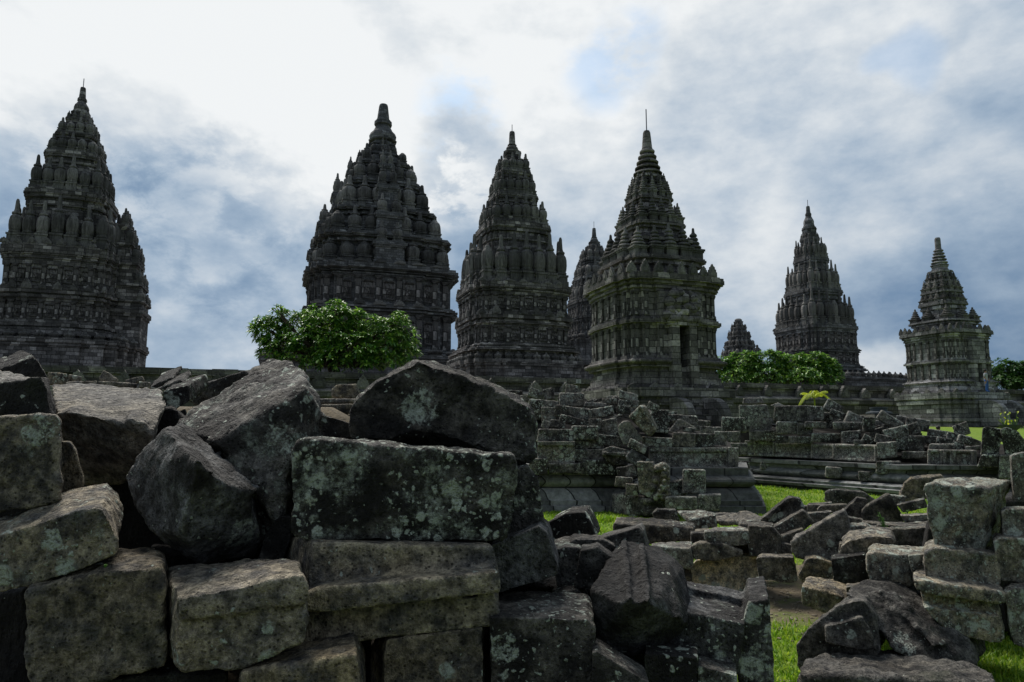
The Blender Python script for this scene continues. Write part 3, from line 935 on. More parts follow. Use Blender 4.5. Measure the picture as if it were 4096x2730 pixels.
def door_shrine(label, fr, cx, spire_cx, Y, z0, mat, orn, tiers, discs, shaft, body, rod, rows, kala=True, zoom=1.0, door_h=0.62, group='shrines with a doorway'):
    T = Temple('shrine', label, 'shrine', fr, spire_cx, shaft[2], Y, z0, M[mat], M[orn], group)
    z, w = T.z, T.w
    cb, st, sb, wb, tb, pb, fb, gb, hww, hwp, hwf = body
    W0, ww = w(tiers[0][0], tiers[0][1]), w(cb, hww)
    dl = W0 - ww
    T.part('cornice', prof_steps(z(cb), z(tiers[0][0]), [(0, .12 * dl), (.16, .40 * dl), (.30, .28 * dl), (.42, .62 * dl), (.55, .55 * dl), (.62, 1.0 * dl), (.86, .94 * dl)]), ww)
    # doorway cut through wall, base and porch on the front side
    def cut(o, hw, za, zb_, deep):
        cme = MB().box(-hw, hw, -ww * 2.2, -ww * 1.0 + deep, za, zb_).mesh('cutter')
        co = bpy.data.objects.new('cutter', cme)
        C.objects.link(co)
        co.parent = T.root
        md = o.modifiers.new('b', 'BOOLEAN')
        md.object, md.operation, md.solver = co, 'DIFFERENCE', 'EXACT'
        bpy.context.view_layer.update()
        me = bpy.data.meshes.new_from_object(o.evaluated_get(bpy.context.evaluated_depsgraph_get()))
        o.modifiers.clear()
        o.data = me
        bpy.data.objects.remove(co)
    up = T.wall('upper_wall', z(st), z(cb), ww, (3,), reliefs=False)
    T.part('string_course', prof_steps(z(sb), z(st), [(0, .03 * ww), (.20, .085 * ww), (.55, .05 * ww), (.75, .025 * ww)]), ww)
    lo = T.wall('lower_wall', z(wb), z(sb), ww * 1.01, (3,), reliefs=False)
    base = T.part('base_moulding', [(z(tb), .085 * ww), (z(tb) + (z(wb) - z(tb)) * .25, .085 * ww), (z(tb) + (z(wb) - z(tb)) * .3, .12 * ww), (z(tb) + (z(wb) - z(tb)) * .42, .145 * ww), (z(tb) + (z(wb) - z(tb)) * .56, .145 * ww),
                                    (z(tb) + (z(wb) - z(tb)) * .68, .12 * ww), (z(tb) + (z(wb) - z(tb)) * .72, .07 * ww), (z(wb), .06 * ww)], ww)
    plz = w(pb, hwp)
    T.part('plinth', prof_steps(z(pb), z(tb), [(0, 0), (.30, -.03 * plz), (.55, -.06 * plz), (.8, -.085 * plz)]), plz)
    fw = w(fb, hwf)
    T.part('platform', prof_steps(0 - .3, z(pb), [(0, .05 * fw), (.16, .03 * fw), (.24, .06 * fw), (.32, .025 * fw), (.40, 0), (.70, .035 * fw), (.78, .015 * fw), (.84, .06 * fw)]), fw)
    T.antefixes(z(pb) - .01, fw * 1.0, (z(pb) - z(fb)) * .5, 5, (0, 3))
    hw = .105 * ww
    dz0, dz1 = z(tb) - .02, z(sb) - (z(sb) - z(wb)) * 0.02
    for k in (0,):
        for t, d in ((-.66, D1), (.66, D1), (-.82, D2), (.82, D2), (.40, 1), (-.40, 1)):
            for wl, za, zc in ((up, z(st), z(cb)), (lo, z(wb), z(sb))):
                inst('pilaster', SH['pilaster'], wl, (t * ww, -d * ww, za), (ww * .095, ww * .035, zc - za), 0, T.mat)
    cut(lo, hw, dz0 - 1, dz1, .95 * ww)
    cut(base, hw, dz0 - .0, dz1 + 1, .95 * ww)
    # porch jambs, lintel and carved head over the door
    y0, y1 = -ww * 1.16, -ww * 1.005
    for s in (-1, 1):
        j = MB()
        x0, x1 = sorted((s * hw, s * (hw + .16 * ww)))
        j.box(x0, x1, y0, y1, z(pb) , dz1).box(x0 - .02, x1 + .02, y0 - .06, y1, z(pb), z(tb) + .15)
        j.build('door_jamb', T.mat, T.root)
    MB().box(-hw - .20 * ww, hw + .20 * ww, y0 - .05, y1, dz1, dz1 + .30 * (z(st) - z(sb)) + .12).box(-hw - .16 * ww, hw + .16 * ww, y0 - .02, y1, dz1 + .2, dz1 + .5).build('lintel', T.mat, T.root)
    if kala:
        bm = bmesh.new()
        r = random.Random(4)
        zc0, zc1 = dz1 + .25, z(cb) - .05
        for i in range(70):
            x = r.uniform(-1, 1)
            zz = r.uniform(0, 1)
            if abs(x) > 1 - .35 * zz:
                continue
            s = r.uniform(.09, .17) * ww * .62
            bmesh.ops.create_icosphere(bm, subdivisions=2, radius=s, matrix=Matrix.Translation((x * .36 * ww, y0 * .97 - r.uniform(-.05, .10) * ww * .3, zc0 + (zc1 - zc0) * zz)))
        for x, zz, s in ((-.13, .45, .10), (.13, .45, .10), (0, .30, .11), (0, .1, .09), (-.22, .12, .09), (.22, .12, .09), (-.27, .62, .11), (.27, .62, .11), (0, .75, .13)):
            bmesh.ops.create_icosphere(bm, subdivisions=2, radius=s * ww, matrix=Matrix.Translation((x * ww, y0 * .98, zc0 + (zc1 - zc0) * zz)) @ Matrix.Diagonal((1, .8, 1, 1)))
        me = bpy.data.meshes.new('kala_head')
        bm.to_mesh(me)
        bm.free()
        for v in me.vertices:
            v.co += Vector((mnoise.noise(v.co * 5), mnoise.noise(v.co * 5 + Vector((9, 0, 0))), mnoise.noise(v.co * 5 + Vector((0, 9, 0))))) * .05
        link_mesh('carved_door_head', me, T.mat, T.root, smooth=True)
        MB().box(-.46 * ww, .46 * ww, y0 * .93, y1, zc0 - .1, zc1).build('door_head_slab', T.mat, T.root)
    else:
        MB().box(-hw - .18 * ww, hw + .18 * ww, y0, y1, dz1 + .3, z(cb) - .02).build('door_head_slab', T.mat, T.root)
    T.antefixes(z(tiers[0][0]) - .02, W0 * .97, (z(tiers[1][0]) - z(tiers[0][0])) * .55, 8, (0, 3))
    for k in range(len(tiers) - 1):
        (ya, ha), (yb, hb) = tiers[k], tiers[k + 1]
        za, zb, Wa, Wb = z(ya), z(yb), w(ya, ha), w(yb, hb)
        c = Wb * .86
        d = Wb - c
        T.part('roof_tier', prof_steps(za - .03, zb, [(0, d * 1.3), (.12, d * .8), (.22, d * .3), (.40, 0), (.62, d * .5), (.74, d * .35), (.82, d * 1.0), (.93, d * .85)]), c)
        if rows[k]:
            n, hf = rows[k]
            T.row(za, Wa * .97, (zb - za) * hf, n, 'stacked', rmax=Wa * .19)
    yb, hb = tiers[-1]
    zb, r = z(yb), w(yb, hb) * T.ext * .92
    yt, ht = discs
    zt, rt = z(yt), w(yt, ht) * T.ext
    n, pr = 5, []
    for i in range(n):
        f0, f1 = i / n, (i + 1) / n
        ra, rb = r + (rt - r) * f0, r + (rt - r) * f1
        za, h = zb + (zt - zb) * f0, (zt - zb) / n
        pr += [(ra * .80, za), (ra * .80, za + h * .35), (ra, za + h * .42), (ra * 1.03, za + h * .62), (ra * .98, za + h * .80), (rb * .86, za + h * .98)]
    MB().lathe(pr, 14, phase=.2).build('stacked_discs', T.mat, T.root)
    s0, h0, s1, h1 = shaft
    r0, r1 = w(s0, h0) * T.ext, w(s1, h1) * T.ext
    MB().lathe([(r0 * 1.05, zt - .05), (r0 * 1.05, zt + .08), (r0, z(s0) + .05), (r1, z(s1) - .12), (r1 * .8, z(s1))], 12).build('spire', T.mat, T.root)
    if rod:
        T.rod(z(s1) - .05, z(rod))
    return T


ZE = ground_z(8, 38)
TE = door_shrine('dark stone shrine with a tall doorway and carved head above it, right of centre', 'A3', 1125, 1112, 40, ZE, 'shrine', 'orn',
                 [(870, 352), (768, 272), (672, 228), (585, 180), (515, 150), (450, 124), (390, 102), (330, 80)], (190, 30), (188, 27, 95, 19),
                 (950, 1060, 1108, 1250, 1302, 1400, 1440, 1560, 308, 345, 372), -15, [None, (4, 1.55), None, (4, 1.7), None, (3, 1.6), (3, 1.2)])
ZH = ground_z(33, 54)
TH = door_shrine('paler grey stone shrine with a narrow doorway, nearest the right edge', 'A4', 1524, 1488, 54, ZH, 'pale_shrine', 'orn_pale',
                 [(868, 296), (800, 232), (680, 158), (612, 138), (545, 106), (480, 82), (440, 60)], (345, 28), (345, 21, 270, 20),
                 (930, 1040, 1072, 1168, 1200, 1250, 1300, 1470, 262, 320, 345), None, [None, (2, .72), (4, .9), (3, 1.1), (3, .9), None], kala=False)


def stair_rail(T, x, y, z0, length, height, th):
    """curled balustrade of a stair: flat cheek with a rolled top that curves down to the front"""
    poly = [(0, 0), (0, height)]
    for i in range(9):
        a = math.pi / 2 * i / 8
        poly.append((length * .35 + length * .65 * math.sin(a), height * .45 + height * .55 * math.cos(a)))
    poly += [(length * 1.04, height * .2), (length * 1.12, 0)]
    mb = MB()
    n = len(poly)
    vs = [(x - th, y - px, z0 + pz) for px, pz in poly] + [(x + th, y - px, z0 + pz) for px, pz in poly]
    fs = [tuple(range(n)), tuple(range(2 * n - 1, n - 1, -1))] + [((i + 1) % n, i, n + i, n + (i + 1) % n) for i in range(n)]
    mb.add(vs, fs)
    inner = [(.15 * length + px * .72, pz * .78) for px, pz in poly]
    vs = [(x - th * 1.18, y - px, z0 + pz) for px, pz in inner] + [(x + th * 1.18, y - px, z0 + pz) for px, pz in inner]
    mb.add(vs, fs)
    o = mb.build('stair_rail', T.mat, T.root)
    md = o.modifiers.new('bevel', 'BEVEL')
    md.width, md.segments = .05, 2
    return o


for T, fw, hh in ((TE, TE.w(1440, 372), 1.55), (TH, TH.w(1300, 345), 2.0)):
    for s in (-1, 1):
        stair_rail(T, s * fw * .30, -fw * 1.05, 0, 1.9, T.z(1440 if T is TE else 1290) - .1, .22)
    mb = MB()
    for i in range(6):
        mb.box(-fw * .27, fw * .27, -fw * 1.05 - 1.7 + .28 * i, -fw * .95, -.3, .28 + i * .28)
    mb.build('stairs', T.mat, T.root)

# ------------------------------------------------------------------ court wall


def court_wall():
    x0, x1 = -46.0, 96.0
    p = wall_pt(x0)
    L = (x1 - x0) / math.cos(GRID)
    root = thing('retaining_wall', 'long low coursed stone wall with a flat coping, running behind the rubble below the towers', 'wall', (p.x, p.y, 0), GRID)
    top = 5.35
    def strip(name, prof):
        mb = MB()
        n = len(prof)
        vs = [(0, y, z) for y, z in prof] + [(L, y, z) for y, z in prof]
        fs = [tuple(range(n)), tuple(range(2 * n - 1, n - 1, -1))] + [((i + 1) % n, i, n + i, n + (i + 1) % n) for i in range(n)]
        return mb.add(vs, fs).build(name, M['wall'], root)
    strip('wall_face', [(0, 0.5), (0, top - .42), (.5, top - .42), (.5, .5)])
    strip('base_moulding', [(-1.0, .3), (-1.0, 1.9), (-.86, 2.0), (-.92, 2.15), (-.7, 2.3), (-.7, 3.55), (-.85, 3.7), (-.85, 4.05), (-.55, 4.25), (-.02, 4.3), (-.02, .3)])
    r = random.Random(3)
    x = 0.0
    while x < L:                                              # coping stones, a little uneven
        w = r.uniform(.9, 1.6)
        dz, dy = r.uniform(-.025, .025), r.uniform(-.03, .03)
        if x + w > 8:
            MB().box(x + .012, x + w - .012, -.22 + dy, .55, top - .41, top - .12 + dz).box(x + .012, x + w - .012, -.13 + dy, .5, top - .12 + dz, top + dz).build('coping_stone', M['wall'], root)
        x += w * (1 if x + w > 8 else 3)
    x = 4.0
    while x < L - 10:
        w, h = r.uniform(.34, .5), r.uniform(.7, 1.0)
        inst('antefix', SH['antefix'], root, (x, -.45, 4.24), (w * 2, .35, h), 0, M['orn'])
        x += r.uniform(2.2, 3.4)


court_wall()
# ------------------------------------------------------------------ stones
TEX = {}
for nm, sc, dep in (('lump', .55, 2), ('knock', .16, 3), ('rough', .045, 3)):
    t = bpy.data.textures.new(nm, 'CLOUDS')
    t.noise_scale, t.noise_depth = sc, dep
    TEX[nm] = t
t = bpy.data.textures.new('chip', 'VORONOI')
t.noise_scale = .11
TEX['chip'] = t
PENDING = []
GRP = {'near': 'stones of the heap nearest the viewer', 'stack': 'stones of the stack at the right edge', 'fallen': 'fallen stones lying about on the grass',
       'mid': 'loose stones heaped on the middle ruin', 'right': 'loose stones heaped on the right-hand ruin', 'back': 'loose stones in front of the court wall'}
LOOK = {'near': dict(tone=.62, warm=.24, lichen=.30, patina=.55, moss=.35), 'stack': dict(tone=.85, warm=.40, lichen=.55, patina=.40, moss=.5),
        'fallen': dict(tone=.85, warm=.38, lichen=.30, patina=.46, moss=.4), 'mid': dict(tone=.90, warm=.28, lichen=.50, patina=.50, moss=.45),
        'right': dict(tone=.88, warm=.24, lichen=.50, patina=.52, moss=.4), 'back': dict(tone=.75, warm=.45, lichen=.2, patina=.4, moss=.2)}
DIV = {'near': 60, 'stack': 44, 'fallen': 28, 'mid': 20, 'right': 18, 'back': 18}
CAT = {'stone_block': 'stone block', 'moulded_stone': 'moulded stone', 'carved_stone': 'carved stone', 'boulder': 'boulder', 'stone_slab': 'stone slab'}
srnd = random.Random(77)


def hull_into(bm, pts):
    vs = [bm.verts.new(p) for p in pts]
    r = bmesh.ops.convex_hull(bm, input=vs, use_existing_faces=False)
    dead = [g for g in set(r['geom_interior'] + r['geom_unused']) if isinstance(g, bmesh.types.BMVert) and g.is_valid]
    bmesh.ops.delete(bm, geom=dead, context='VERTS')


def piece_pts(fr, Y, pts, back, extra=(), gx=0.0, bs=1.0):
    cx = sum(p[0] for p in pts) / len(pts)
    k = FR[fr][2]
    front = []
    for p in pts:
        y = Y + (p[2] if len(p) > 2 else 0.0) + gx * (p[0] - cx) * k / 1000.0
        front.append(atf(fr, p[0], p[1], y))
    c = sum(front, Vector()) / len(front)
    b = Vector(back)
    b.x += .93 * c.x / c.y * b.y          # sides run back along the line of sight unless given otherwise
    out = front + [c + (p - c) * bs + b for p in front]
    out += [atf(fr, p[0], p[1], Y + p[2]) for p in extra]
    return out


def B(label, fr, Y, pts, back=None, extra=(), more=(), name='stone_block', grp='near', gx=0.0, bs=0.97, rough=1.0, div=None, balls=(), patch=None, **kw):
    """one stone: the solid hull of its seen front (photo measurements at depth Y), carried back by `back`,
    plus optional bands (more), then weathered by remeshing and displacement"""
    if back is None:
        p0 = [atf(fr, p[0], p[1], Y) for p in pts]
        hgt = max(p.z for p in p0) - min(p.z for p in p0)
        wid = max(p.x for p in p0) - min(p.x for p in p0)
        back = (srnd.uniform(-.04, .04) * wid, max(.16, .85 * min(hgt, wid)), 0.0)
    gs = {'near': 1.012, 'stack': 1.03}.get(grp, 1.055)
    mx, my = sum(p[0] for p in pts) / len(pts), sum(p[1] for p in pts) / len(pts)
    grow = lambda q: [(mx + (p[0] - mx) * gs, my + (p[1] - my) * gs, *p[2:]) for p in q]
    pts, extra = grow(pts), grow(extra)
    more = [(grow(mp[0]), *mp[1:]) for mp in more]
    bm = bmesh.new()
    allp = piece_pts(fr, Y, pts, back, extra, gx, bs)
    hull_into(bm, allp)
    for mp in more:
        hull_into(bm, piece_pts(fr, Y + mp[1], mp[0], mp[2] if len(mp) > 2 else back, (), gx, .99))
    lo = Vector((min(p.x for p in allp), min(p.y for p in allp), min(p.z for p in allp)))
    hi = Vector((max(p.x for p in allp), max(p.y for p in allp), max(p.z for p in allp)))
    for bx, by, r, dy in balls:
        a, b2 = atf(fr, bx, by, Y), atf(fr, bx + r, by, Y)
        rad = (b2 - a).length
        bmesh.ops.create_icosphere(bm, subdivisions=2, radius=rad, matrix=Matrix.Translation(a + Vector((0, dy, 0))))
    ctr = Vector(((lo.x + hi.x) / 2, (lo.y + hi.y) / 2, lo.z))
    bmesh.ops.translate(bm, verts=bm.verts, vec=-ctr)
    bmesh.ops.recalc_face_normals(bm, faces=bm.faces)
    me = bpy.data.meshes.new(name)
    bm.to_mesh(me)
    bm.free()
    o = link_mesh(name, me, None, loc=ctr)
    tag(o, label, CAT[name], GRP[grp])
    size = (hi - lo).length * .62
    vox = size / (div or DIV[grp])
    md = o.modifiers.new('r', 'REMESH')
    md.mode, md.voxel_size = 'VOXEL', vox
    md = o.modifiers.new('s', 'SMOOTH')
    md.factor, md.iterations = .5, 1
    for tx, amp in (('lump', .026), ('knock', .026), ('rough', .032), ('chip', -.034)):
        if tx in ('rough', 'chip') and vox > .03:
            continue
        md = o.modifiers.new(tx, 'DISPLACE')
        md.texture, md.texture_coords = TEX[tx], 'GLOBAL'
        md.strength = amp * rough * min(size, .9) * (1.0 if tx != 'rough' else .9)
        md.mid_level = .52
    look = dict(LOOK[grp])
    for k in look:
        look[k] *= srnd.uniform(.82, 1.18)
    look.update(kw)
    if patch:
        q = atf(fr, patch[0], patch[1], min(p.y for p in allp) + patch[3]) - ctr
        look.update(patch_x=q.x, patch_y=q.y, patch_z=q.z, patch_r=patch[2] * FR[fr][2] / FPX * (Y or 2.8))
    for k, v in look.items():
        o[k] = float(v)
    PENDING.append(o)
    return o


def S(label, fr, Y, cx, cy, w, h, ang=0.0, name='stone_block', grp='mid', yaw=None, **kw):
    """a simpler stone from its centre, size (frame pixels) and tilt"""
    a = math.radians(ang)
    j = .07
    pts = []
    for sx_, sy in ((-1, -1), (1, -1), (1, 1), (-1, 1)):
        x, y = sx_ * w / 2 * (1 + srnd.uniform(-j, j)), sy * h / 2 * (1 + srnd.uniform(-j, j))
        pts.append((cx + x * math.cos(a) - y * math.sin(a), cy + x * math.sin(a) + y * math.cos(a)))
    if yaw is None:
        yaw = srnd.uniform(-1, 1) * .35
    wm = w * FR[fr][2] / FPX * Y
    pts = [(p[0], p[1], yaw * wm * s) for p, s in zip(pts, (-.5, .5, .5, -.5))]
    return B(label, fr, Y, pts, name=name, grp=grp, **kw)


def finish_stones():
    bpy.context.view_layer.update()
    dg = bpy.context.evaluated_depsgraph_get()
    for o in PENDING:
        me = bpy.data.meshes.new_from_object(o.evaluated_get(dg))
        me.name = o.name
        me.materials.clear()
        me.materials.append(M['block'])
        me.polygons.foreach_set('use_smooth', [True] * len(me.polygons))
        o['mesh_ready'] = 1
        o['_new'] = me.name
    for o in PENDING:
        me = bpy.data.meshes[o['_new']]
        old = o.data
        o.modifiers.clear()
        o.data = me
        bpy.data.meshes.remove(old)
        del o['_new']
        del o['mesh_ready']


# ---- the heap nearest the viewer
B('dark peaked block at the far left, topmost of the heap', '1', 4.0, [(-90, 195), (0, 160), (290, 55), (330, 105), (410, 238), (340, 250), (100, 240), (-90, 240)], back=(-.1, .5, .1), tone=.55)
B('pale flat slab under the peaked block at the far left', '1', 3.4, [(-90, 285, 0), (150, 262, 0), (300, 250, 0), (300, 300), (-90, 330)], extra=[(-90, 178, .5), (0, 180, .5), (285, 236, .15)], back=(0, .35, -.05), name='stone_slab', tone=1.0, patina=.2)
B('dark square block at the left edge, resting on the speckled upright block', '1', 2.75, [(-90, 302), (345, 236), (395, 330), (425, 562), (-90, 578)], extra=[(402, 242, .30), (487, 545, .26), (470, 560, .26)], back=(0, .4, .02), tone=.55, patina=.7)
B('upright block at the left edge with pale lichen specks, corner turned to the small wedge', '1', 2.5, [(-90, 580), (395, 548), (470, 552), (507, 600), (516, 1290), (470, 1312), (0, 1398), (-90, 1402)], back=(.0, .45, 0), tone=.82, warm=.5, lichen=.36, patina=.42, patch=(330,690,150,.0))
B('small brown wedge-shaped stone beside the upright block at the left edge', '1', 2.72, [(518, 792), (600, 790), (645, 860), (716, 1100), (716, 1165), (640, 1202), (520, 1215)], tone=.72, warm=.75, patina=.25, lichen=.15)
B('wide moulded stone, smooth pale top and black underside, left of the big tilted slab', '1', 2.95,
  [(490, 545, 0), (1020, 632, 0), (1300, 712, 0), (1290, 800, .05), (1190, 910, .1), (1080, 1010, .15), (1060, 1160, .2), (720, 1160, .2), (520, 810, .1)],
  extra=[(440, 290, .7), (775, 298, .85), (1165, 366, .8), (1385, 355, .7), (1420, 470, .3)], back=(0, .3, 0),
  more=[([(575, 528, -.02), (1022, 618, -.02), (1165, 352, .75), (775, 282, .8)], 0, (0, .05, -.05)), ([(1085, 590, -.02), (1247, 640, -.02), (1387, 345, .65), (1240, 320, .72)], 0, (0, .05, -.05))],
  name='moulded_stone', tone=.95, patina=.18, lichen=.08, rough=.55, moss=.1)
B('dark stepped moulding wedged behind the pale-topped moulded stone', '1', 3.9, [(1392, 352), (1612, 300), (1632, 392), (1620, 450), (1420, 552), (1400, 480)], back=(.1, .5, .1), name='moulded_stone', tone=.45)
B('thin slab leaning on the heap, in front of the court wall at left', '1', 4.4, [(1275, 312), (1475, 238), (1482, 268), (1340, 332)], back=(.05, .5, .12), name='stone_slab')
B('second thin leaning slab, just under the first one at left', '1', 4.15, [(1355, 336), (1540, 256), (1572, 292), (1395, 352)], back=(.05, .5, .1), name='stone_slab')
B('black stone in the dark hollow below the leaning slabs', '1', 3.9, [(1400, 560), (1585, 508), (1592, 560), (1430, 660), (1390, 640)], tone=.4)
B('dark sloping slab behind the big tilted slab, against the court wall', '1', 5.0, [(1600, 330), (2080, 184), (2200, 230), (1900, 380), (1690, 490), (1630, 440)], name='stone_slab', back=(.2, .6, .1), tone=.6)
B('big tilted slab with a rough grey top, propped up left of the peaked boulder', 'o', 0.0,
  [(404, 970, 3.10), (432, 992, 3.0), (486, 1012, 2.72), (560, 1104, 2.72), (640, 1215, 2.70), (652, 1050, 2.75), (742, 948, 2.95), (722, 905, 3.0), (694, 850, 3.16), (662, 832, 3.5), (625, 826, 3.75), (700, 893, 2.78)],
  back=(.12, .42, -.22), tone=.85, warm=.25, patina=.55, lichen=.50, rough=1.25, name='stone_slab', patch=(655,1010,55,.1))
B('big purple-grey block standing on its corner, one stepped edge', '1', 0.0,
  [(1410, 660, 2.64), (1525, 645, 2.86), (2172, 1215, 2.76), (2112, 1236, 2.58), (1690, 955, 2.34), (1200, 870, 2.70), (1078, 1090, 2.74), (1160, 1340, 2.68), (1310, 1565, 2.58), (1545, 1560, 2.42), (2230, 1600, 2.70), (2180, 1765, 2.80), (1720, 1855, 2.64)],
  back=(.05, .40, -.05), more=[([(1470, 665, 2.66), (1530, 640, 2.70), (2185, 1205, 2.60), (2130, 1232, 2.56)], 0, (.03, .10, 0))], tone=.75, warm=.02, patina=.50, lichen=.22, rough=.7, patch=(2090,1560,190,.3))
B('long lichen-flecked block at the left edge, sloping down to the left', '2', 2.32, [(-90, 335), (630, 108), (870, 72), (930, 160), (1000, 335), (985, 470), (700, 602), (-90, 822)],
  extra=[(540, -60, .32), (930, -155, .40), (1010, -50, .40), (1047, 150, .32), (-90, 200, .3)], back=(0, .3, .02), tone=.95, warm=.55, lichen=.44, patina=.26, patch=(430,345,110,.0))
B('large square block at the bottom left with a rough yellowish middle', '2', 2.28, [(235, 772), (760, 640), (1362, 575), (1388, 600), (1408, 1405), (1370, 1432), (880, 1540), (275, 1660), (235, 1300)],
  extra=[(960, 432, .36), (1330, 412, .42), (1400, 470, .36), (1416, 700, .3), (600, 560, .3)], back=(0, .35, 0), tone=.78, warm=.62, lichen=.14, patina=.40, rough=1.2)
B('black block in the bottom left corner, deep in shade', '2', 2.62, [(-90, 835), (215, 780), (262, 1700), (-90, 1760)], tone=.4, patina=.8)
B('pale-topped block with a rounded right corner and a faint incised band, near the bottom', 'o', 2.18, [(407, 1372), (560, 1347), (690, 1322), (703, 1350), (703, 1440), (690, 1475), (560, 1537), (425, 1549), (414, 1530)],
  extra=[(388, 1308, .36), (560, 1286, .42), (635, 1293, .36), (391, 1500, .2)], back=(0, .3, 0), more=[([(408, 1376), (560, 1349), (692, 1324), (705, 1352), (702, 1385), (560, 1402), (412, 1428)], -.014, (0, .1, 0))], tone=1.02, warm=.55, lichen=.36, patina=.16, moss=.8)
B('brown block in the bottom row under the moulded block, its top edge catching light', '4', 2.15, [(-60, 1365), (400, 1292), (832, 1214), (850, 1330), (855, 1720), (-60, 1720)],
  extra=[(-60, 1290, .3), (420, 1135, .4), (890, 1140, .4), (915, 1500, .3)], back=(0, .3, 0), tone=.9, warm=.7, lichen=.2, patina=.28)
B('low stone at the very bottom, its top just showing left of the brown block', '2', 2.32, [(480, 1720), (560, 1655), (920, 1545), (1500, 1490), (1925, 1500), (1940, 1720)], extra=[(1000, 1500, .3), (1900, 1465, .3)], tone=.8, warm=.5)
B('brown chiselled block in the bottom row, right of the narrow dark gap', '4', 2.36, [(1060, 1096), (1832, 1000), (1836, 1120), (1802, 1172), (1842, 1330), (1842, 1720), (1055, 1720)], extra=[(950, 1118, .4), (960, 1600, .4)], back=(0, .3, 0), tone=.72, warm=.62, lichen=.1, patina=.36)
B('long moulded block with three stepped bands, under the lichen-covered block', '4', 2.42, [(500, 338), (1898, 362), (1950, 560), (1950, 900), (1900, 990), (500, 1110), (440, 900), (500, 690)],
  extra=[(335, 288, .34), (262, 400, .40), (410, 690, .3), (430, 1100, .15)], back=(0, .3, 0),
  more=[([(438, 735), (540, 690), (1945, 562), (1966, 640), (1960, 738), (560, 886), (460, 884), (428, 840)], -.115, (0, .3, 0)), ([(470, 892), (1940, 758), (1954, 960), (1900, 1000), (480, 1155), (425, 1110)], -.055, (0, .3, 0))],
  name='moulded_stone', tone=1.1, warm=.60, lichen=.10, patina=.22, rough=.35, moss=.5)
B('large dark block crusted with pale green lichen, centre of the heap', '3', 2.48, [(330, 800), (360, 715), (402, 688), (1200, 752), (2058, 828), (2088, 930), (2100, 1050), (2060, 1300), (1990, 1492), (1900, 1512), (1100, 1500), (350, 1484), (325, 1400)],
  back=(0, .42, 0), tone=.48, warm=.22, lichen=.66, patina=.52, rough=.9, moss=.3)
B('big dark peaked boulder with a white lichen patch, lying on the lichen-covered block', '3', 2.84, [(785, 480), (870, 350), (1010, 250), (1310, 96), (1400, 115), (1420, 560), (1340, 622), (1080, 712), (790, 704)],
  back=(0, .5, .06), more=[([(1300, 98), (1440, 130), (1600, 190), (1900, 310), (2180, 450), (2237, 600), (2217, 830), (2180, 892), (2000, 815), (1660, 665), (1320, 618)], 0)], name='boulder', tone=.46, warm=.32, lichen=.22, patina=.55, rough=1.5, patch=(1325,460,185,.02))
B('small brownish stone tucked behind the left end of the lichen-covered block', '3', 2.95, [(350, 530), (520, 505), (620, 520), (785, 575), (785, 700), (400, 720), (320, 830), (290, 915), (190, 862), (230, 760)], tone=.7, warm=.5, rough=1.2)
B('lichen-grown dark stone in the gap behind the lichen-covered block, lower left', '3', 2.82, [(0, 900), (190, 880), (300, 930), (320, 1200), (300, 1330), (60, 1560), (-140, 1500), (-60, 1100)], tone=.5, lichen=.62, rough=1.4)
B('narrow dark stone standing at the left foot of the lichen-covered block', '4', 2.68, [(110, 330), (180, 180), (240, 130), (320, 140), (320, 300), (270, 420), (250, 500), (60, 480)], tone=.5)
B('upright dark rough stone behind the right end of the lichen-covered block', '3', 2.74, [(2085, 935), (2180, 905), (2245, 1000), (2292, 1240), (2322, 1385), (2050, 1430), (1980, 1490), (2080, 1050)], back=(-.02, .3, 0), tone=.5, lichen=.3, rough=1.4)
B('blue-black smooth block leaning at the right end of the moulded block', '6', 2.56, [(-85, 392), (60, 352), (330, 232), (400, 290), (450, 440), (492, 590), (482, 650), (0, 797), (-92, 790)], back=(.02, .32, 0), tone=.62, warm=.0, lichen=.14, patina=.42, rough=.8)
B('block at the bottom with a flat grey top and white lichen on its left face', '6', 2.34, [(-85, 1010), (100, 1005), (740, 1022), (800, 1085), (808, 1150), (806, 1720), (-85, 1720)],
  extra=[(-90, 830, .42), (150, 800, .48), (390, 822, .48), (640, 930, .3)], back=(.02, .35, 0), tone=.66, warm=.25, lichen=.36, patina=.5, patch=(50,1260,150,.02))
B('small rounded stone lodged behind the flat-topped block at the bottom', '6', 2.72, [(440, 835), (540, 790), (660, 768), (740, 850), (772, 920), (772, 1010), (620, 990), (500, 900)], name='boulder', tone=.6, rough=.8)
B('worn grey block right of the blue-black leaning block', '6', 2.86, [(450, 435), (560, 404), (690, 415), (717, 470), (700, 600), (640, 785), (500, 805), (470, 640)], back=(0, .3, 0), tone=.7, patina=.4)
B('rough pointed rock left of the fluted stone', '6', 2.74, [(690, 440), (830, 415), (960, 500), (1052, 700), (1052, 750), (1010, 795), (780, 765), (640, 745), (660, 620), (740, 480)], name='boulder', tone=.55, rough=1.6)
B('large fluted stone with ridges running down it and a black underside', '6', 2.55, [(980, 425, .28), (1060, 378, .34), (1290, 446, .34), (1430, 565, .22), (1502, 650, .15), (1592, 1060, -.02), (1280, 885, -.18), (1050, 892, -.18), (780, 770, -.04), (810, 1220, .02), (1000, 1332, .02), (1150, 1362, .02), (1340, 1282, .02), (1540, 1162, .02)],
  back=(.05, .25, -.02), more=[([(1030, 388, .30), (1090, 372, .31), (1130, 880, -.2), (1080, 892, -.2)], -.02, (0, .1, 0)), ([(1180, 388, .30), (1240, 400, .31), (1300, 880, -.2), (1240, 900, -.2)], -.025, (0, .1, 0)), ([(1420, 560, .2), (1470, 600, .18), (1570, 1040, -.05), (1500, 1030, -.08)], -.03, (0, .1, 0))],
  name='moulded_stone', tone=.42, warm=.10, lichen=.14, patina=.58, rough=.55)
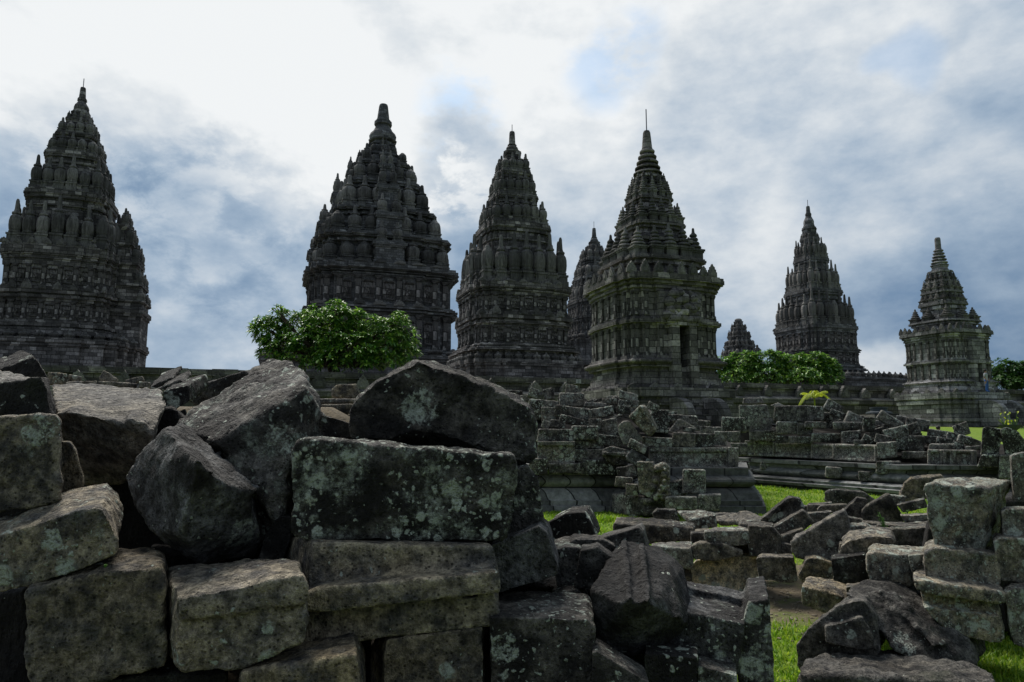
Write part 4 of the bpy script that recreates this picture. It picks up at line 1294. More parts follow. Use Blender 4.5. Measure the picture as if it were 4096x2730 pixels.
B('dark stone with a sloping back, behind the fluted stone', '6', 3.05, [(815, 340), (1000, 290), (1180, 238), (1216, 280), (1258, 430), (1060, 430), (930, 480)], back=(.03, .3, -.02), tone=.6)
B('low jagged rock in front of the dark stone with the white streak', '6', 2.95, [(540, 410), (640, 344), (760, 388), (880, 340), (985, 400), (960, 500), (830, 440), (690, 440)], name='boulder', tone=.6, rough=1.8)
B('dark round-shouldered stone with a white streak, beside the strip of grass', '6', 3.4, [(400, 205), (560, 122), (720, 110), (760, 170), (822, 335), (760, 400), (560, 420), (440, 420), (425, 330)], back=(.04, .35, 0), tone=.55, warm=.4, rough=.9)
B('black trough-like stone with a raised rim, beside the grass at the bottom', '6', 2.62, [(1555, 955), (2092, 1062), (2040, 1512), (1690, 1402), (1440, 1235), (1520, 1100)], extra=[(1560, 922, .28), (2115, 1012, .26)], back=(0, .3, 0),
  more=[([(1515, 735, .30), (2145, 868, .28), (2140, 1050, .26), (1530, 940, .28)], 0, (.01, .13, 0)), ([(2128, 882), (2292, 853), (2308, 920), (2290, 1310), (2342, 1420), (2352, 1720), (2036, 1720), (2028, 1200), (2108, 1030)], .02, (.0, .42, 0))],
  name='moulded_stone', tone=.55, warm=.05, lichen=.42, patina=.52, rough=.8, patch=(2190,1420,190,.05))
B('dark block at the bottom under the trough-like stone', '6', 2.44, [(1235, 1318), (1690, 1355), (1694, 1420), (1694, 1740), (1235, 1740)], extra=[(1330, 1265, .22), (1620, 1290, .25)], tone=.5, lichen=.3)
B('pale lichened block at the bottom, right of the block under the trough-like stone', '6', 2.5, [(1695, 1422), (2030, 1505), (2050, 1740), (1695, 1740)], tone=.75, lichen=.6)
B('slanting smooth slab at the bottom edge, right of the flat-topped block', '6', 2.28, [(790, 1312), (832, 1298), (1050, 1440), (1275, 1575), (1300, 1740), (790, 1740)], name='stone_slab', tone=.62, warm=.2, rough=.6)
B('green-grey slab in the dark gap above the slanting slab at the bottom', '6', 2.52, [(800, 1242), (1052, 1382), (1044, 1445), (800, 1330)], name='stone_slab', tone=.6, moss=.9)
B('small green-tinged stone at the bottom between the slanting slab and the dark block', '6', 2.44, [(1045, 1466), (1130, 1458), (1210, 1505), (1300, 1580), (1300, 1740), (1050, 1740)], tone=.7, moss=.9)

# ---- filler stones added behind the near heap, coloured near-black as shade in its gaps
B('added near-black filler block darkening the hollow behind the corner-standing block', '1', 3.45, [(200, 900), (1180, 500), (1500, 500), (2200, 1100), (2250, 1900), (300, 2000)], back=(0, .4, 0), tone=.35, patina=.8, lichen=.1)
B('added near-black filler block darkening the gap beneath the long sloping block at the left', '1', 3.3, [(-300, 1150), (500, 1180), (620, 1500), (500, 2300), (-300, 2300)], back=(0, .4, 0), tone=.35, patina=.8, lichen=.1)
B('added near-black filler stone darkening the hollow under the peaked boulder', '3', 3.45, [(560, 640), (1000, 560), (1900, 620), (2150, 800), (2150, 1100), (560, 1100)], back=(0, .4, 0), tone=.35, patina=.8, lichen=.1)
B('added near-black filler stone behind the moulded block and the pale-topped one', '4', 2.95, [(-200, 350), (500, 330), (2000, 500), (2000, 1300), (-200, 1300)], back=(0, .4, 0), tone=.35, patina=.8, lichen=.1)
B('added near-black filler stone behind the flat-topped block at the bottom', '6', 3.0, [(-200, 700), (700, 760), (1500, 1000), (1800, 1350), (1800, 1800), (-200, 1800)], back=(0, .35, 0), tone=.35, patina=.8, lichen=.1)
B('added near-black filler stone in the gap between the brown block and the chiselled one at the bottom', '4', 2.75, [(600, 1050), (1300, 1050), (2000, 1050), (2000, 1750), (600, 1750)], back=(0, .3, 0), tone=.35, patina=.8, lichen=.1)

B('added near-black filler stone behind the right end of the lichen-covered block', '3', 3.02, [(1500, 1150), (2250, 1150), (2280, 1700), (1500, 1700)], back=(0, .35, 0), tone=.35, patina=.8, lichen=.1)
B('added near-black filler stone in the narrow upright gap left of the pale-topped block', '2', 2.78, [(1250, 480), (1750, 480), (1750, 1750), (1250, 1750)], back=(0, .3, 0), tone=.35, patina=.8, lichen=.1)

# ---- boulders and stack at the right
g = 'stack'
B('rounded brown boulder on the grass with a hollow under its brow', '8', 4.32, [(412, 1240), (500, 1112), (620, 1062), (760, 912), (920, 865), (975, 872), (1060, 1000), (1112, 1290), (1092, 1340), (800, 1400), (450, 1470), (408, 1410)], name='boulder', grp='stack', back=(.1, .5, -.05),
  more=[([(640, 1090), (960, 1010), (1090, 1290), (980, 1300), (660, 1230)], -.07, (0, .2, 0))], tone=.58, warm=.28, lichen=.36, rough=.8, div=48)
B('long dark boulder sloping down to the right behind the rounded brown one', '8', 4.5, [(830, 805, .1), (890, 730, .25), (1060, 708, .3), (1190, 725, .25), (1470, 920, .1), (1560, 1000, .05), (1882, 1215, -.1), (1937, 1400, -.2), (1920, 1440, -.2), (1560, 1420, -.25), (1290, 1330, -.2), (1150, 1140, -.15), (950, 860, 0)], name='boulder', grp='stack', back=(.15, .5, -.05),
  more=[([(1120, 800, .1), (1250, 820, .1), (1700, 1240, -.15), (1560, 1260, -.2)], -.05, (0, .2, 0))], tone=.48, warm=.18, lichen=.16, patina=.5, rough=.9, div=52, patch=(1300,1260,130,.1))
B('broad flat slab at the bottom right, in front of the two boulders', '8', 3.75, [(438, 1500), (470, 1470, .05), (900, 1590), (2040, 1580), (2068, 1545, .05), (2060, 1760), (445, 1760)], extra=[(500, 1440, .25), (780, 1370, .52), (1050, 1310, .72), (1200, 1298, .75), (1500, 1380, .5), (1740, 1378, .5), (1880, 1430, .3), (2030, 1490, .15)], back=(0, .4, -.05), name='stone_slab', grp='stack', tone=.50, warm=.22, lichen=.1, patina=.4, rough=1.1, div=50)
B('big square lichen-spotted block on top of the stack at the right edge', '7', 4.75, [(1494, 958), (1560, 948), (2062, 985), (2030, 1250), (1990, 1540), (1600, 1487), (1545, 1290), (1530, 1150)], extra=[(1680, 890, .42), (2000, 880, .52), (2240, 905, .42), (2165, 1000, .3), (2112, 1450, .32)], back=(.08, .35, 0), grp='stack', lichen=.74, tone=.85, warm=.5, patina=.42, div=48)
B('dark block at the right edge, highest in the picture beside the square lichened one', '7', 4.95, [(2243, 702), (2330, 672), (2480, 662), (2480, 1100), (2266, 1082)], grp='stack', tone=.6)
B('lichened block at the right edge, between the highest one and the rounded dark one', '7', 4.75, [(2162, 1185), (2200, 1152), (2480, 1150), (2480, 1420), (2180, 1392)], grp='stack', lichen=.6)
B('long grey block directly under the square lichen-spotted block', '8', 4.62, [(1508, 445), (1600, 415), (2100, 472), (2132, 620), (2132, 742), (1700, 722), (1510, 692), (1498, 560)], extra=[(1540, 408, .3), (2140, 480, .3)], back=(0, .4, 0), grp='stack', tone=.95, warm=.45, lichen=.5, patina=.3)
B('rounded dark block at the right edge, level with the long grey block', '8', 4.62, [(2104, 365), (2140, 335), (2480, 340), (2480, 722), (2172, 692), (2132, 620)], grp='stack', tone=.75, lichen=.5)
B('greenish moulded block at the foot of the stack, three stepped bands', '8', 4.52, [(1480, 808), (2120, 888), (2150, 1010), (2190, 1200), (2150, 1237), (1900, 1197), (1700, 1132), (1560, 1010), (1500, 930)], back=(0, .42, 0),
  more=[([(1418, 706), (1480, 702), (2130, 790), (2182, 805), (2182, 892), (2100, 900), (1480, 810), (1430, 780)], -.07, (0, .4, 0)), ([(1490, 915), (2130, 1002), (2192, 1200), (2150, 1238), (1900, 1198), (1700, 1134), (1560, 1012)], -.05, (0, .4, 0))], name='moulded_stone', grp='stack', tone=1.15, warm=.6, lichen=.42, patina=.12, moss=.9, rough=.8)
B('pale block at the right edge at the foot of the stack, on the grass', '8', 4.5, [(2190, 805), (2260, 760), (2480, 752), (2480, 1310), (2262, 1245), (2230, 1100)], grp='stack', tone=1.05, lichen=.5, moss=.8, patina=.15)
B('speckled pale block left of the long grey block, with a flat top', '8', 4.92, [(1000, 478), (1060, 452), (1350, 472), (1375, 545), (1402, 732), (1290, 766), (1040, 702), (998, 600)], extra=[(1130, 432, .25), (1560, 412, .35)], back=(.02, .4, 0), grp='stack', tone=1.0, warm=.5, lichen=.6, patina=.18)
B('narrow dark block wedged between the speckled pale block and the long grey block', '8', 4.82, [(1362, 485), (1505, 470), (1512, 692), (1412, 702)], grp='stack', tone=.65)
B('black block with lichen spots left of the speckled pale block', '8', 5.2, [(700, 512), (850, 492), (990, 468), (1022, 702), (820, 718), (722, 692)], grp='stack', tone=.48, lichen=.5, patina=.6)
B('brown slab with a stepped top lying on the grass below the black spotted block', '8', 5.3, [(445, 745), (640, 790), (832, 852), (790, 965), (690, 987), (450, 902)], extra=[(480, 708, .25), (720, 680, .42), (812, 712, .36), (836, 760, .12)], back=(.05, .35, 0), name='stone_slab', grp='stack', tone=1.05, warm=.7, lichen=.2, patina=.12)
B('low pale stone showing between the stepped slab and the long dark boulder', '8', 5.35, [(828, 755), (1010, 724), (1010, 850), (840, 850)], grp='stack', tone=1.0, moss=.6)
B('greenish stone in the gap behind the long dark boulder', '8', 5.1, [(1270, 772), (1410, 780), (1465, 850), (1470, 900), (1360, 880)], grp='stack', moss=.9)
B('flat oval boulder balanced above the speckled pale block', '8', 5.35, [(778, 412), (850, 350), (1000, 318), (1210, 318), (1255, 372), (1100, 432), (900, 472), (790, 452)], name='boulder', grp='stack', back=(.02, .35, .02), tone=.95, warm=.45, lichen=.15, patina=.2, rough=1.2)
B('dark flat rock behind the oval boulder', '8', 5.8, [(1155, 300), (1230, 255), (1540, 242), (1590, 400), (1590, 440), (1180, 430)], name='boulder', grp='stack', tone=.6, rough=1.3)

B('added dark filler stone in the joints behind the stack at the right edge', '8', 5.45, [(1560, 120), (2300, -20), (2520, -20), (2520, 1150), (1700, 1100), (1400, 760), (1520, 420)], back=(0, .5, 0), grp='stack', tone=.4, patina=.7, lichen=.15, div=30)  # fillers added behind the stack, coloured dark to darken its joints
B('low added dark filler stone between the stepped slab and the long dark boulder', '8', 5.6, [(720, 640), (1450, 640), (1500, 1000), (760, 980)], back=(0, .4, 0), grp='stack', tone=.45, div=30)

# ---- fallen stones on the grass between the ruins and the viewer
q = dict(grp='fallen')
B('large upright triangular slab with a grey weathered face', '8', 6.3, [(362, 352), (520, 255), (800, 98), (832, 200), (872, 352), (790, 472), (690, 522), (400, 505), (360, 430)], back=(.03, .3, 0), tone=.85, warm=.3, patina=.25, lichen=.12, name='stone_slab', div=36, **q)
B('black block left of the upright triangular slab', '8', 6.8, [(-10, 225), (190, 232), (230, 280), (232, 485), (-10, 485)], extra=[(322, 372, .3)], tone=.45, **q)
B('broken brown stone below the upright triangular slab', '8', 6.1, [(488, 512), (560, 500), (702, 545), (722, 690), (450, 715), (418, 650)], tone=.8, warm=.75, patina=.2, rough=1.4, **q)
B('grey block of the low row at the edge of the bare earth', '8', 6.5, [(58, 505), (100, 490), (370, 498), (402, 690), (340, 712), (80, 684)], tone=.9, warm=.5, moss=.6, **q)
B('long earth-stained stone at the edge of the bare earth, darker on top', '6', 6.9, [(1638, 585), (1700, 522), (2060, 484), (2212, 490), (2205, 692), (2200, 800), (2000, 800), (1638, 705)], tone=2.3, warm=.7, patina=.12, lichen=.35, moss=-.24, rough=1.0, div=36, **q)
B('tilted moulded slab leaning to the right above the black block', '7', 7.7, [(98, 1242), (330, 1050), (430, 1070), (466, 1150), (460, 1162), (200, 1288), (130, 1292)], name='moulded_stone', tone=.7, more=[([(120, 1225), (330, 1056), (372, 1062), (170, 1240)], -.05, (0, .1, 0))], **q)
B('dark block leaning against the upright triangular slab, upper left', '7', 7.2, [(203, 1312), (450, 1168), (482, 1190), (552, 1270), (430, 1352), (300, 1398)], tone=.5, **q)
B('low flat stone behind the upright triangular slab', '7', 7.5, [(470, 1192), (702, 1178), (650, 1250), (552, 1300), (470, 1260)], tone=.75, **q)
B('moulded slab lying nearest the ruin steps, white-flecked left end', '7', 9.0, [(648, 1008), (742, 985), (970, 1010), (1072, 1082), (1000, 1106), (720, 1118), (645, 1082)], name='moulded_stone', tone=.5, lichen=.4, **q)
B('flat grey stone under the white-flecked moulded slab', '7', 8.0, [(578, 1162), (610, 1125), (832, 1114), (822, 1188), (600, 1190)], name='stone_slab', **q)
B('peaked dark stone right of the flat grey stone', '7', 7.6, [(818, 1165), (920, 1060), (1006, 1075), (972, 1295), (910, 1295), (830, 1225)], tone=.6, **q)
B('dark pyramid-shaped block behind the little weed', '7', 7.4, [(1000, 1132), (1190, 1028), (1217, 1060), (1322, 1252), (1290, 1305), (965, 1295), (970, 1160)], tone=.45, warm=.4, lichen=.12, **q)
B('big brown block left of the square lichen-spotted block', '7', 8.0, [(1335, 932), (1400, 890), (1640, 868), (1662, 900), (1560, 1000), (1490, 1065), (1340, 1098), (1293, 1030)], tone=.65, warm=.65, lichen=.14, rough=1.3, **q)
B('slanting slab below the big brown block', '7', 7.2, [(1268, 1118), (1500, 1068), (1520, 1140), (1320, 1184)], name='stone_slab', **q)
B('low rounded stone below the slanting slab', '7', 6.6, [(1298, 1212), (1530, 1203), (1540, 1262), (1330, 1268)], **q)
B('thin dark ledge stone under the low rounded one', '7', 6.5, [(1270, 1282), (1540, 1265), (1545, 1325), (1280, 1325)], tone=.6, **q)
B('pale carved fragment with curled lines behind the oval boulder', '7', 6.4, [(848, 1302), (1000, 1294), (1052, 1330), (1064, 1395), (870, 1412)], name='carved_stone', tone=1.05, lichen=.6, patina=.2, rough=2.0, **q)
B('greenish stone by the little weed, right of the curled fragment', '7', 6.6, [(1040, 1312), (1160, 1322), (1160, 1380), (1060, 1376)], moss=.9, **q)
B('thin dark slab behind the flat grey stone', '7', 8.7, [(502, 1112), (702, 1098), (702, 1130), (510, 1152)], name='stone_slab', tone=.5, **q)
B('long grooved slab lying on the grass in front of the carved figure', '6', 7.5, [(985, 205), (1230, 236), (1642, 238), (1650, 352), (1290, 372), (990, 342)], extra=[(1010, 160, .40), (1180, 150, .55), (1630, 208, .45)], back=(.05, .4, 0), name='stone_slab', tone=.62, warm=.45, div=36, **q)
B('rough dark stone behind the long grooved slab', '6', 8.4, [(1308, 118), (1350, 84), (1500, 88), (1532, 182), (1400, 192), (1320, 162)], tone=.5, rough=1.4, **q)
B('grooved block with white flecks at the right end of the long slab', '6', 8.0, [(1628, 165), (1842, 132), (1852, 236), (1680, 272), (1640, 232)], extra=[(1520, 100, .35), (1700, 84, .42), (1836, 118, .2)], tone=.55, lichen=.45, **q)
B('wide slab with two long grooves, lying right of the white-flecked grooved block', '6', 8.2, [(1870, 178), (2250, 168), (2262, 216), (1900, 228)], extra=[(1808, 120, .6), (2110, 97, .65), (2250, 150, .25)], name='stone_slab', tone=.7, lichen=.35, **q)
B('pale block lying askew on the notched stone', '6', 6.8, [(1756, 272), (1930, 292), (2122, 262), (2142, 330), (2112, 392), (1880, 402), (1758, 342)], extra=[(1840, 238, .3), (2050, 228, .35)], tone=.85, lichen=.5, patina=.3, **q)
B('dark square block behind the pale askew block', '6', 7.4, [(2055, 215), (2345, 222), (2352, 482), (2060, 472)], tone=.45, **q)
B('notched stone resting on the earth-stained one', '6', 6.75, [(1638, 402), (1700, 370), (1900, 378), (2072, 440), (2062, 482), (1930, 502), (1830, 532), (1730, 492), (1672, 510)], tone=.8, moss=.6, lichen=.4, **q)
B('block with two white lichen blotches, left of the notched stone', '6', 6.7, [(1302, 402), (1622, 420), (1652, 560), (1632, 598), (1330, 522)], extra=[(1400, 368, .32), (1640, 358, .42)], tone=.75, lichen=.55, **q, patch=(1420,470,110,.02), **{})
B('brown stone half sunk in grass, under the block with the white blotches', '6', 6.75, [(1425, 548), (1632, 600), (1642, 700), (1480, 670)], tone=.9, warm=.8, **q)
B('small grey stone behind the pale askew block', '6', 7.4, [(1665, 272), (1790, 262), (1770, 335), (1690, 318)], **q)

for a in [('dark stone in the gap between the black block and the triangular slab', '8', 6.9, 290, 440, 150, 130, 8), ('flat stone under the pale askew block', '6', 7.0, 2080, 420, 260, 110, 3), ('low stone between the long grooved slab and the notched stone', '6', 7.3, 1720, 330, 160, 90, 0),
          ('dark stone right of the dark pyramid-shaped block', '7', 7.6, 1265, 1090, 130, 90, 5), ('small stone left of the flat grey stone', '7', 8.4, 500, 1160, 120, 60, 0), ('dark slab under the pyramid-shaped block', '7', 7.1, 1130, 1310, 330, 70, 2),
          ('dark stone behind the top of the triangular slab', '7', 7.3, 880, 1290, 170, 110, 10), ('flat dark stone below the leaning dark block', '7', 7.0, 370, 1400, 200, 90, -20), ('dark stone behind the black spotted block', '8', 6.0, 900, 440, 260, 120, 0),
          ('brown stone low between the broken brown one and the black spotted block', '8', 6.2, 700, 610, 160, 170, 0), ('dark stone under the oval boulder', '8', 6.0, 980, 470, 400, 90, 0), ('dark broad stone behind the oval boulder and the square lichened block', '8', 6.3, 1320, 330, 460, 200, 0),
          ('low earth-coloured stone left of the low row', '6', 7.1, 1500, 640, 220, 120, 5), ('dark stone behind the grooved white-flecked block', '6', 8.6, 1900, 165, 220, 80, 0), ('low dark stone left of the tilted moulded slab', '7', 7.9, 60, 1290, 180, 70, 0), ('dark block under the thin dark slab', '7', 8.3, 610, 1150, 220, 60, 0)]:
    S(a[0], a[1], a[2], a[3], a[4], a[5], a[6], a[7], grp='fallen', tone=.6)

# ---- middle ruin: loose stones
for a in [
    ('speckled square block on the skyline of the middle ruin', 15.2, 615, 212, 210, 105, 0), ('rough carved knob standing on the speckled square block', 15.4, 610, 128, 95, 80, 8),
    ('pale-topped block left of the speckled square block', 14.8, 365, 300, 240, 165, 4), ('small stone on the skyline above the pale-topped block', 15.6, 290, 155, 85, 75, 20),
    ('ragged stone between the skyline stones of the middle ruin', 15.5, 415, 165, 90, 90, -14), ('flat slab under the ragged stone, far left of the ruin', 15.9, 90, 160, 200, 55, 4),
    ('broken stone at the left of the skyline slab', 15.7, 200, 205, 130, 60, -6),
    ('thin slab right of the speckled square block', 15.0, 818, 258, 180, 38, 4), ('small dark slab above the thin one on the middle ruin', 15.4, 935, 228, 125, 48, -3),
    ('arched fragment on the top of the middle ruin', 15.0, 1095, 180, 160, 60, 14), ('block under the arched fragment', 14.9, 1098, 245, 165, 60, 2),
    ('square stone under the block with the arched fragment', 14.6, 1060, 300, 115, 62, 0), ('dark long block with white flecks beside the leaning stone', 14.6, 868, 322, 210, 85, -9),
    ('dark block in the left heap of the middle ruin, above the sloping slab', 14.3, 620, 320, 290, 95, 7), ('pale pointed stone in the left heap', 14.4, 420, 350, 120, 140, 0),
    ('sloping slab in the left heap, white rim', 14.1, 640, 398, 260, 60, 15), ('little grey stone at the foot of the left heap', 14.0, 392, 425, 66, 66, 20), ('dark stone beside the little grey one', 14.1, 495, 420, 130, 62, 5),
    ('flecked square stone right of the sloping slab', 14.1, 815, 430, 105, 100, 0), ('dark five-sided block under the leaning pale stone', 14.0, 940, 452, 140, 150, -12),
    ('stone behind the big tilted moulding', 14.7, 1365, 395, 160, 190, 5), ('pale cap stone on top of the big tilted moulding', 14.3, 1310, 275, 100, 62, 28),
    ('white-flecked dark block right of the big tilted moulding', 14.6, 1560, 382, 250, 75, 6), ('low dark stone right of the angled stone', 13.8, 1615, 470, 100, 40, 8),
    ('smooth long block at the left shoulder of the middle ruin', 13.7, 480, 522, 300, 115, 1), ('weathered block next to the smooth long one', 13.7, 730, 500, 212, 115, 1),
    ('small square block with a white mark, left wing', 13.8, 698, 600, 118, 76, 0), ('small smooth block right of the white-marked one', 13.8, 825, 592, 128, 74, 2),
    ('white-ended block in the left wing, upper of two', 13.7, 692, 690, 112, 96, 1), ('black and white block at the right of the white-ended one', 13.7, 808, 690, 140, 100, -2),
    ('brownish rounded block behind the pale leaning stone', 13.8, 945, 565, 200, 88, 5), ('small pale block in the middle of the ruin, tilted', 13.0, 1180, 612, 150, 72, 24),
    ('long low dark block on the right wing', 13.6, 1350, 578, 250, 82, 2), ('egg-dart fluted block on the right wing', 13.6, 1575, 560, 185, 118, 3), ('dark block right of the fluted one', 13.7, 1750, 560, 168, 112, 2), ('block at the right end of the dark row', 13.8, 1884, 548, 104, 118, 2),
    ('mossy grey block at the left end of the lower row', 13.5, 330, 788, 155, 132, 0), ('moulded lichen block of the lower row', 13.5, 545, 805, 262, 90, 0), ('dark jointed stone of the lower row', 13.6, 708, 800, 70, 110, 0), ('long dark block at the right of the lower row', 13.5, 862, 795, 240, 125, -2),
    ('brown block sloping into the stairwell', 13.1, 1085, 838, 165, 110, -8), ('flat dark stone at the foot of the stairwell', 12.9, 1062, 918, 150, 78, 4), ('orange-stained small stone by the carved figure', 12.6, 1130, 985, 100, 92, 2),
    ('tall black block standing right of the carved figure', 12.6, 1660, 915, 190, 195, 2), ('broken dark stone between the carved figure and the tall black block', 12.7, 1515, 975, 150, 130, -10), ('plain box-like block on the grass right of the pedestal', 12.2, 1555, 1100, 265, 112, 0), ('block behind the plain box-like one', 12.4, 1790, 1092, 180, 130, 1),
    ('flat moulding stone right of the carved figure', 13.3, 1545, 832, 200, 50, 2), ('pale moulding stone above the right torus', 13.3, 1858, 828, 195, 55, 1),
    ('dark stone behind the white-flecked block on the middle ruin', 15.3, 1680, 430, 220, 90, 5), ('low stone behind the elbow-shaped one', 14.6, 1800, 480, 180, 70, 3),
    ('mossy block at the right foot of the middle ruin, next to the long ruin', 16.5, 1990, 530, 120, 90, 0), ('pale ledge stone between the two ruins', 17.5, 2040, 640, 160, 110, 0), ('low dark stone on the grass between the two ruins', 15.5, 2060, 780, 150, 80, 0), ('dark stone behind the row, between the two ruins', 18.0, 2000, 430, 200, 130, 0),
    ('thin end block right of the plain panel', 13.5, 1998, 708, 82, 165, 0),
]:
    S(a[0], '5', a[1], a[2], a[3], a[4], a[5], a[6], grp='mid', yaw=srnd.uniform(-.15, .15))
B('pale hollowed stone leaning in the middle of the ruin', '5', 13.4, [(1010, 440), (1060, 395), (1110, 400), (1215, 540), (1215, 560), (1130, 545), (1060, 602), (1020, 500)], grp='mid', tone=1.0, patina=.15, rough=.7, name='moulded_stone')
B('big tilted moulding resting on the pale hollowed stone', '5', 13.3, [(1105, 360), (1200, 265), (1260, 290), (1330, 450), (1310, 505), (1275, 525)], extra=[(1240, 262, .3), (1350, 450, .3)], more=[([(1190, 275), (1210, 270), (1335, 470), (1318, 490)], -.06, (0, .1, 0))], grp='mid', name='moulded_stone', tone=.75, warm=.5)
B('smooth angled stone shaped like an elbow, right of the tilted moulding', '5', 13.9, [(1445, 480), (1520, 382), (1545, 385), (1560, 450), (1490, 498)], more=[([(1520, 382), (1550, 382), (1672, 455), (1665, 490), (1560, 440)], 0)], grp='mid', tone=1.05, patina=.1, lichen=.1, rough=.5, name='moulded_stone')
B('long grooved moulding slanting into the stairwell', '5', 13.4, [(878, 640), (960, 615), (1108, 650), (1090, 775), (980, 770), (880, 700)], more=[([(878, 660), (1108, 672), (1100, 700), (878, 690)], -.06, (0, .1, 0))], grp='mid', name='moulded_stone', tone=.6)
B('blue-grey moulding tumbled in front of the long grooved one', '5', 13.0, [(1080, 705), (1130, 636), (1275, 725), (1270, 745), (1165, 775), (1095, 735)], grp='mid', name='moulded_stone', tone=.6, warm=0)


def scroll(x0, x1, y0, y1):
    """curling foliage relief as rows of small lumps"""
    out = []
    n = max(2, int((x1 - x0) / 75))
    for i in range(n):
        cx, cy = x0 + (i + .5) * (x1 - x0) / n, (y0 + y1) / 2
        for t in range(15):
            a, r = t * .62 + i * 2.0, 6 + t * 2.4
            out.append((cx + r * math.cos(a) * .95, cy + r * math.sin(a) * .9 * (y1 - y0) / 90, 8, .0))
    return out


for lab, x0, x1, y0, y1, carved in [('carved panel with curling foliage on the left wing of the middle ruin', 330, 634, 574, 752, 1), ('carved panel with curling foliage on the right wing of the middle ruin', 1282, 1558, 626, 792, 1),
                                    ('lichen-white square panel beside the right carved panel', 1564, 1716, 628, 794, 0), ('plain smooth panel stone at the right end of the middle ruin', 1720, 1948, 628, 792, 0)]:
    B(lab, '5', 13.6, [(x0, y0), (x1, y0), (x1, y1), (x0, y1)], more=[([(x0, y0), (x1, y0), (x1, y0 + 36), (x0, y0 + 36)], -.05, (0, .2, 0)), ([(x0, y1 - 12), (x1, y1 - 12), (x1, y1), (x0, y1)], -.04, (0, .2, 0))],
      name='carved_stone', grp='mid', rough=.35, balls=scroll(x0 + 40, x1 - 20, y0 + 50, y1 - 25) if carved else (), tone=.85, lichen=.5 if 'white' not in lab else .8, patina=.3 if carved else .2, div=64 if carved else 26)
B('carved upright stone with a small seated figure under a curled snout, on its pedestal', '5', 12.5, [(1176, 752), (1300, 756), (1330, 900), (1300, 1060), (1190, 1000)], extra=[(1200, 748, .2)], back=(.05, .4, 0),
  more=[([(1290, 790), (1400, 755), (1440, 800), (1440, 1050), (1400, 1070), (1270, 1020)], .04, (.02, .3, 0))],
  balls=[(1385, 790, 46, -.05), (1345, 800, 34, -.04), (1420, 830, 26, -.05), (1395, 850, 30, -.10), (1395, 808, 16, -.18), (1330, 900, 34, -.03), (1310, 960, 34, -.02), (1388, 925, 20, -.16), (1388, 900, 15, -.2), (1388, 965, 30, -.15), (1355, 990, 20, -.14), (1420, 990, 20, -.14),
         (1350, 1015, 26, -.12), (1425, 1015, 24, -.12), (1388, 1040, 40, -.08), (1330, 1045, 30, -.08), (1430, 1050, 26, -.06), (1360, 945, 12, -.19), (1418, 945, 12, -.19), (1435, 880, 18, -.06)],
  name='carved_stone', grp='mid', tone=.9, warm=.5, moss=.9, lichen=.45, patina=.25, rough=.8, div=70)
B('mossy stepped pedestal carrying the carved upright stone', '5', 12.5, [(1235, 1062), (1420, 1078), (1418, 1205), (1240, 1205)], extra=[(960, 1020, .9), (1100, 1000, .7), (960, 1190, .9)], back=(0, .4, 0), more=[([(1225, 1060), (1428, 1076), (1428, 1105), (1228, 1095)], -.06, (0, .3, 0)), ([(1232, 1150), (1424, 1158), (1424, 1210), (1232, 1205)], -.05, (0, .3, 0))], name='moulded_stone', grp='mid', tone=.9, moss=.9, lichen=.5, rough=.6)

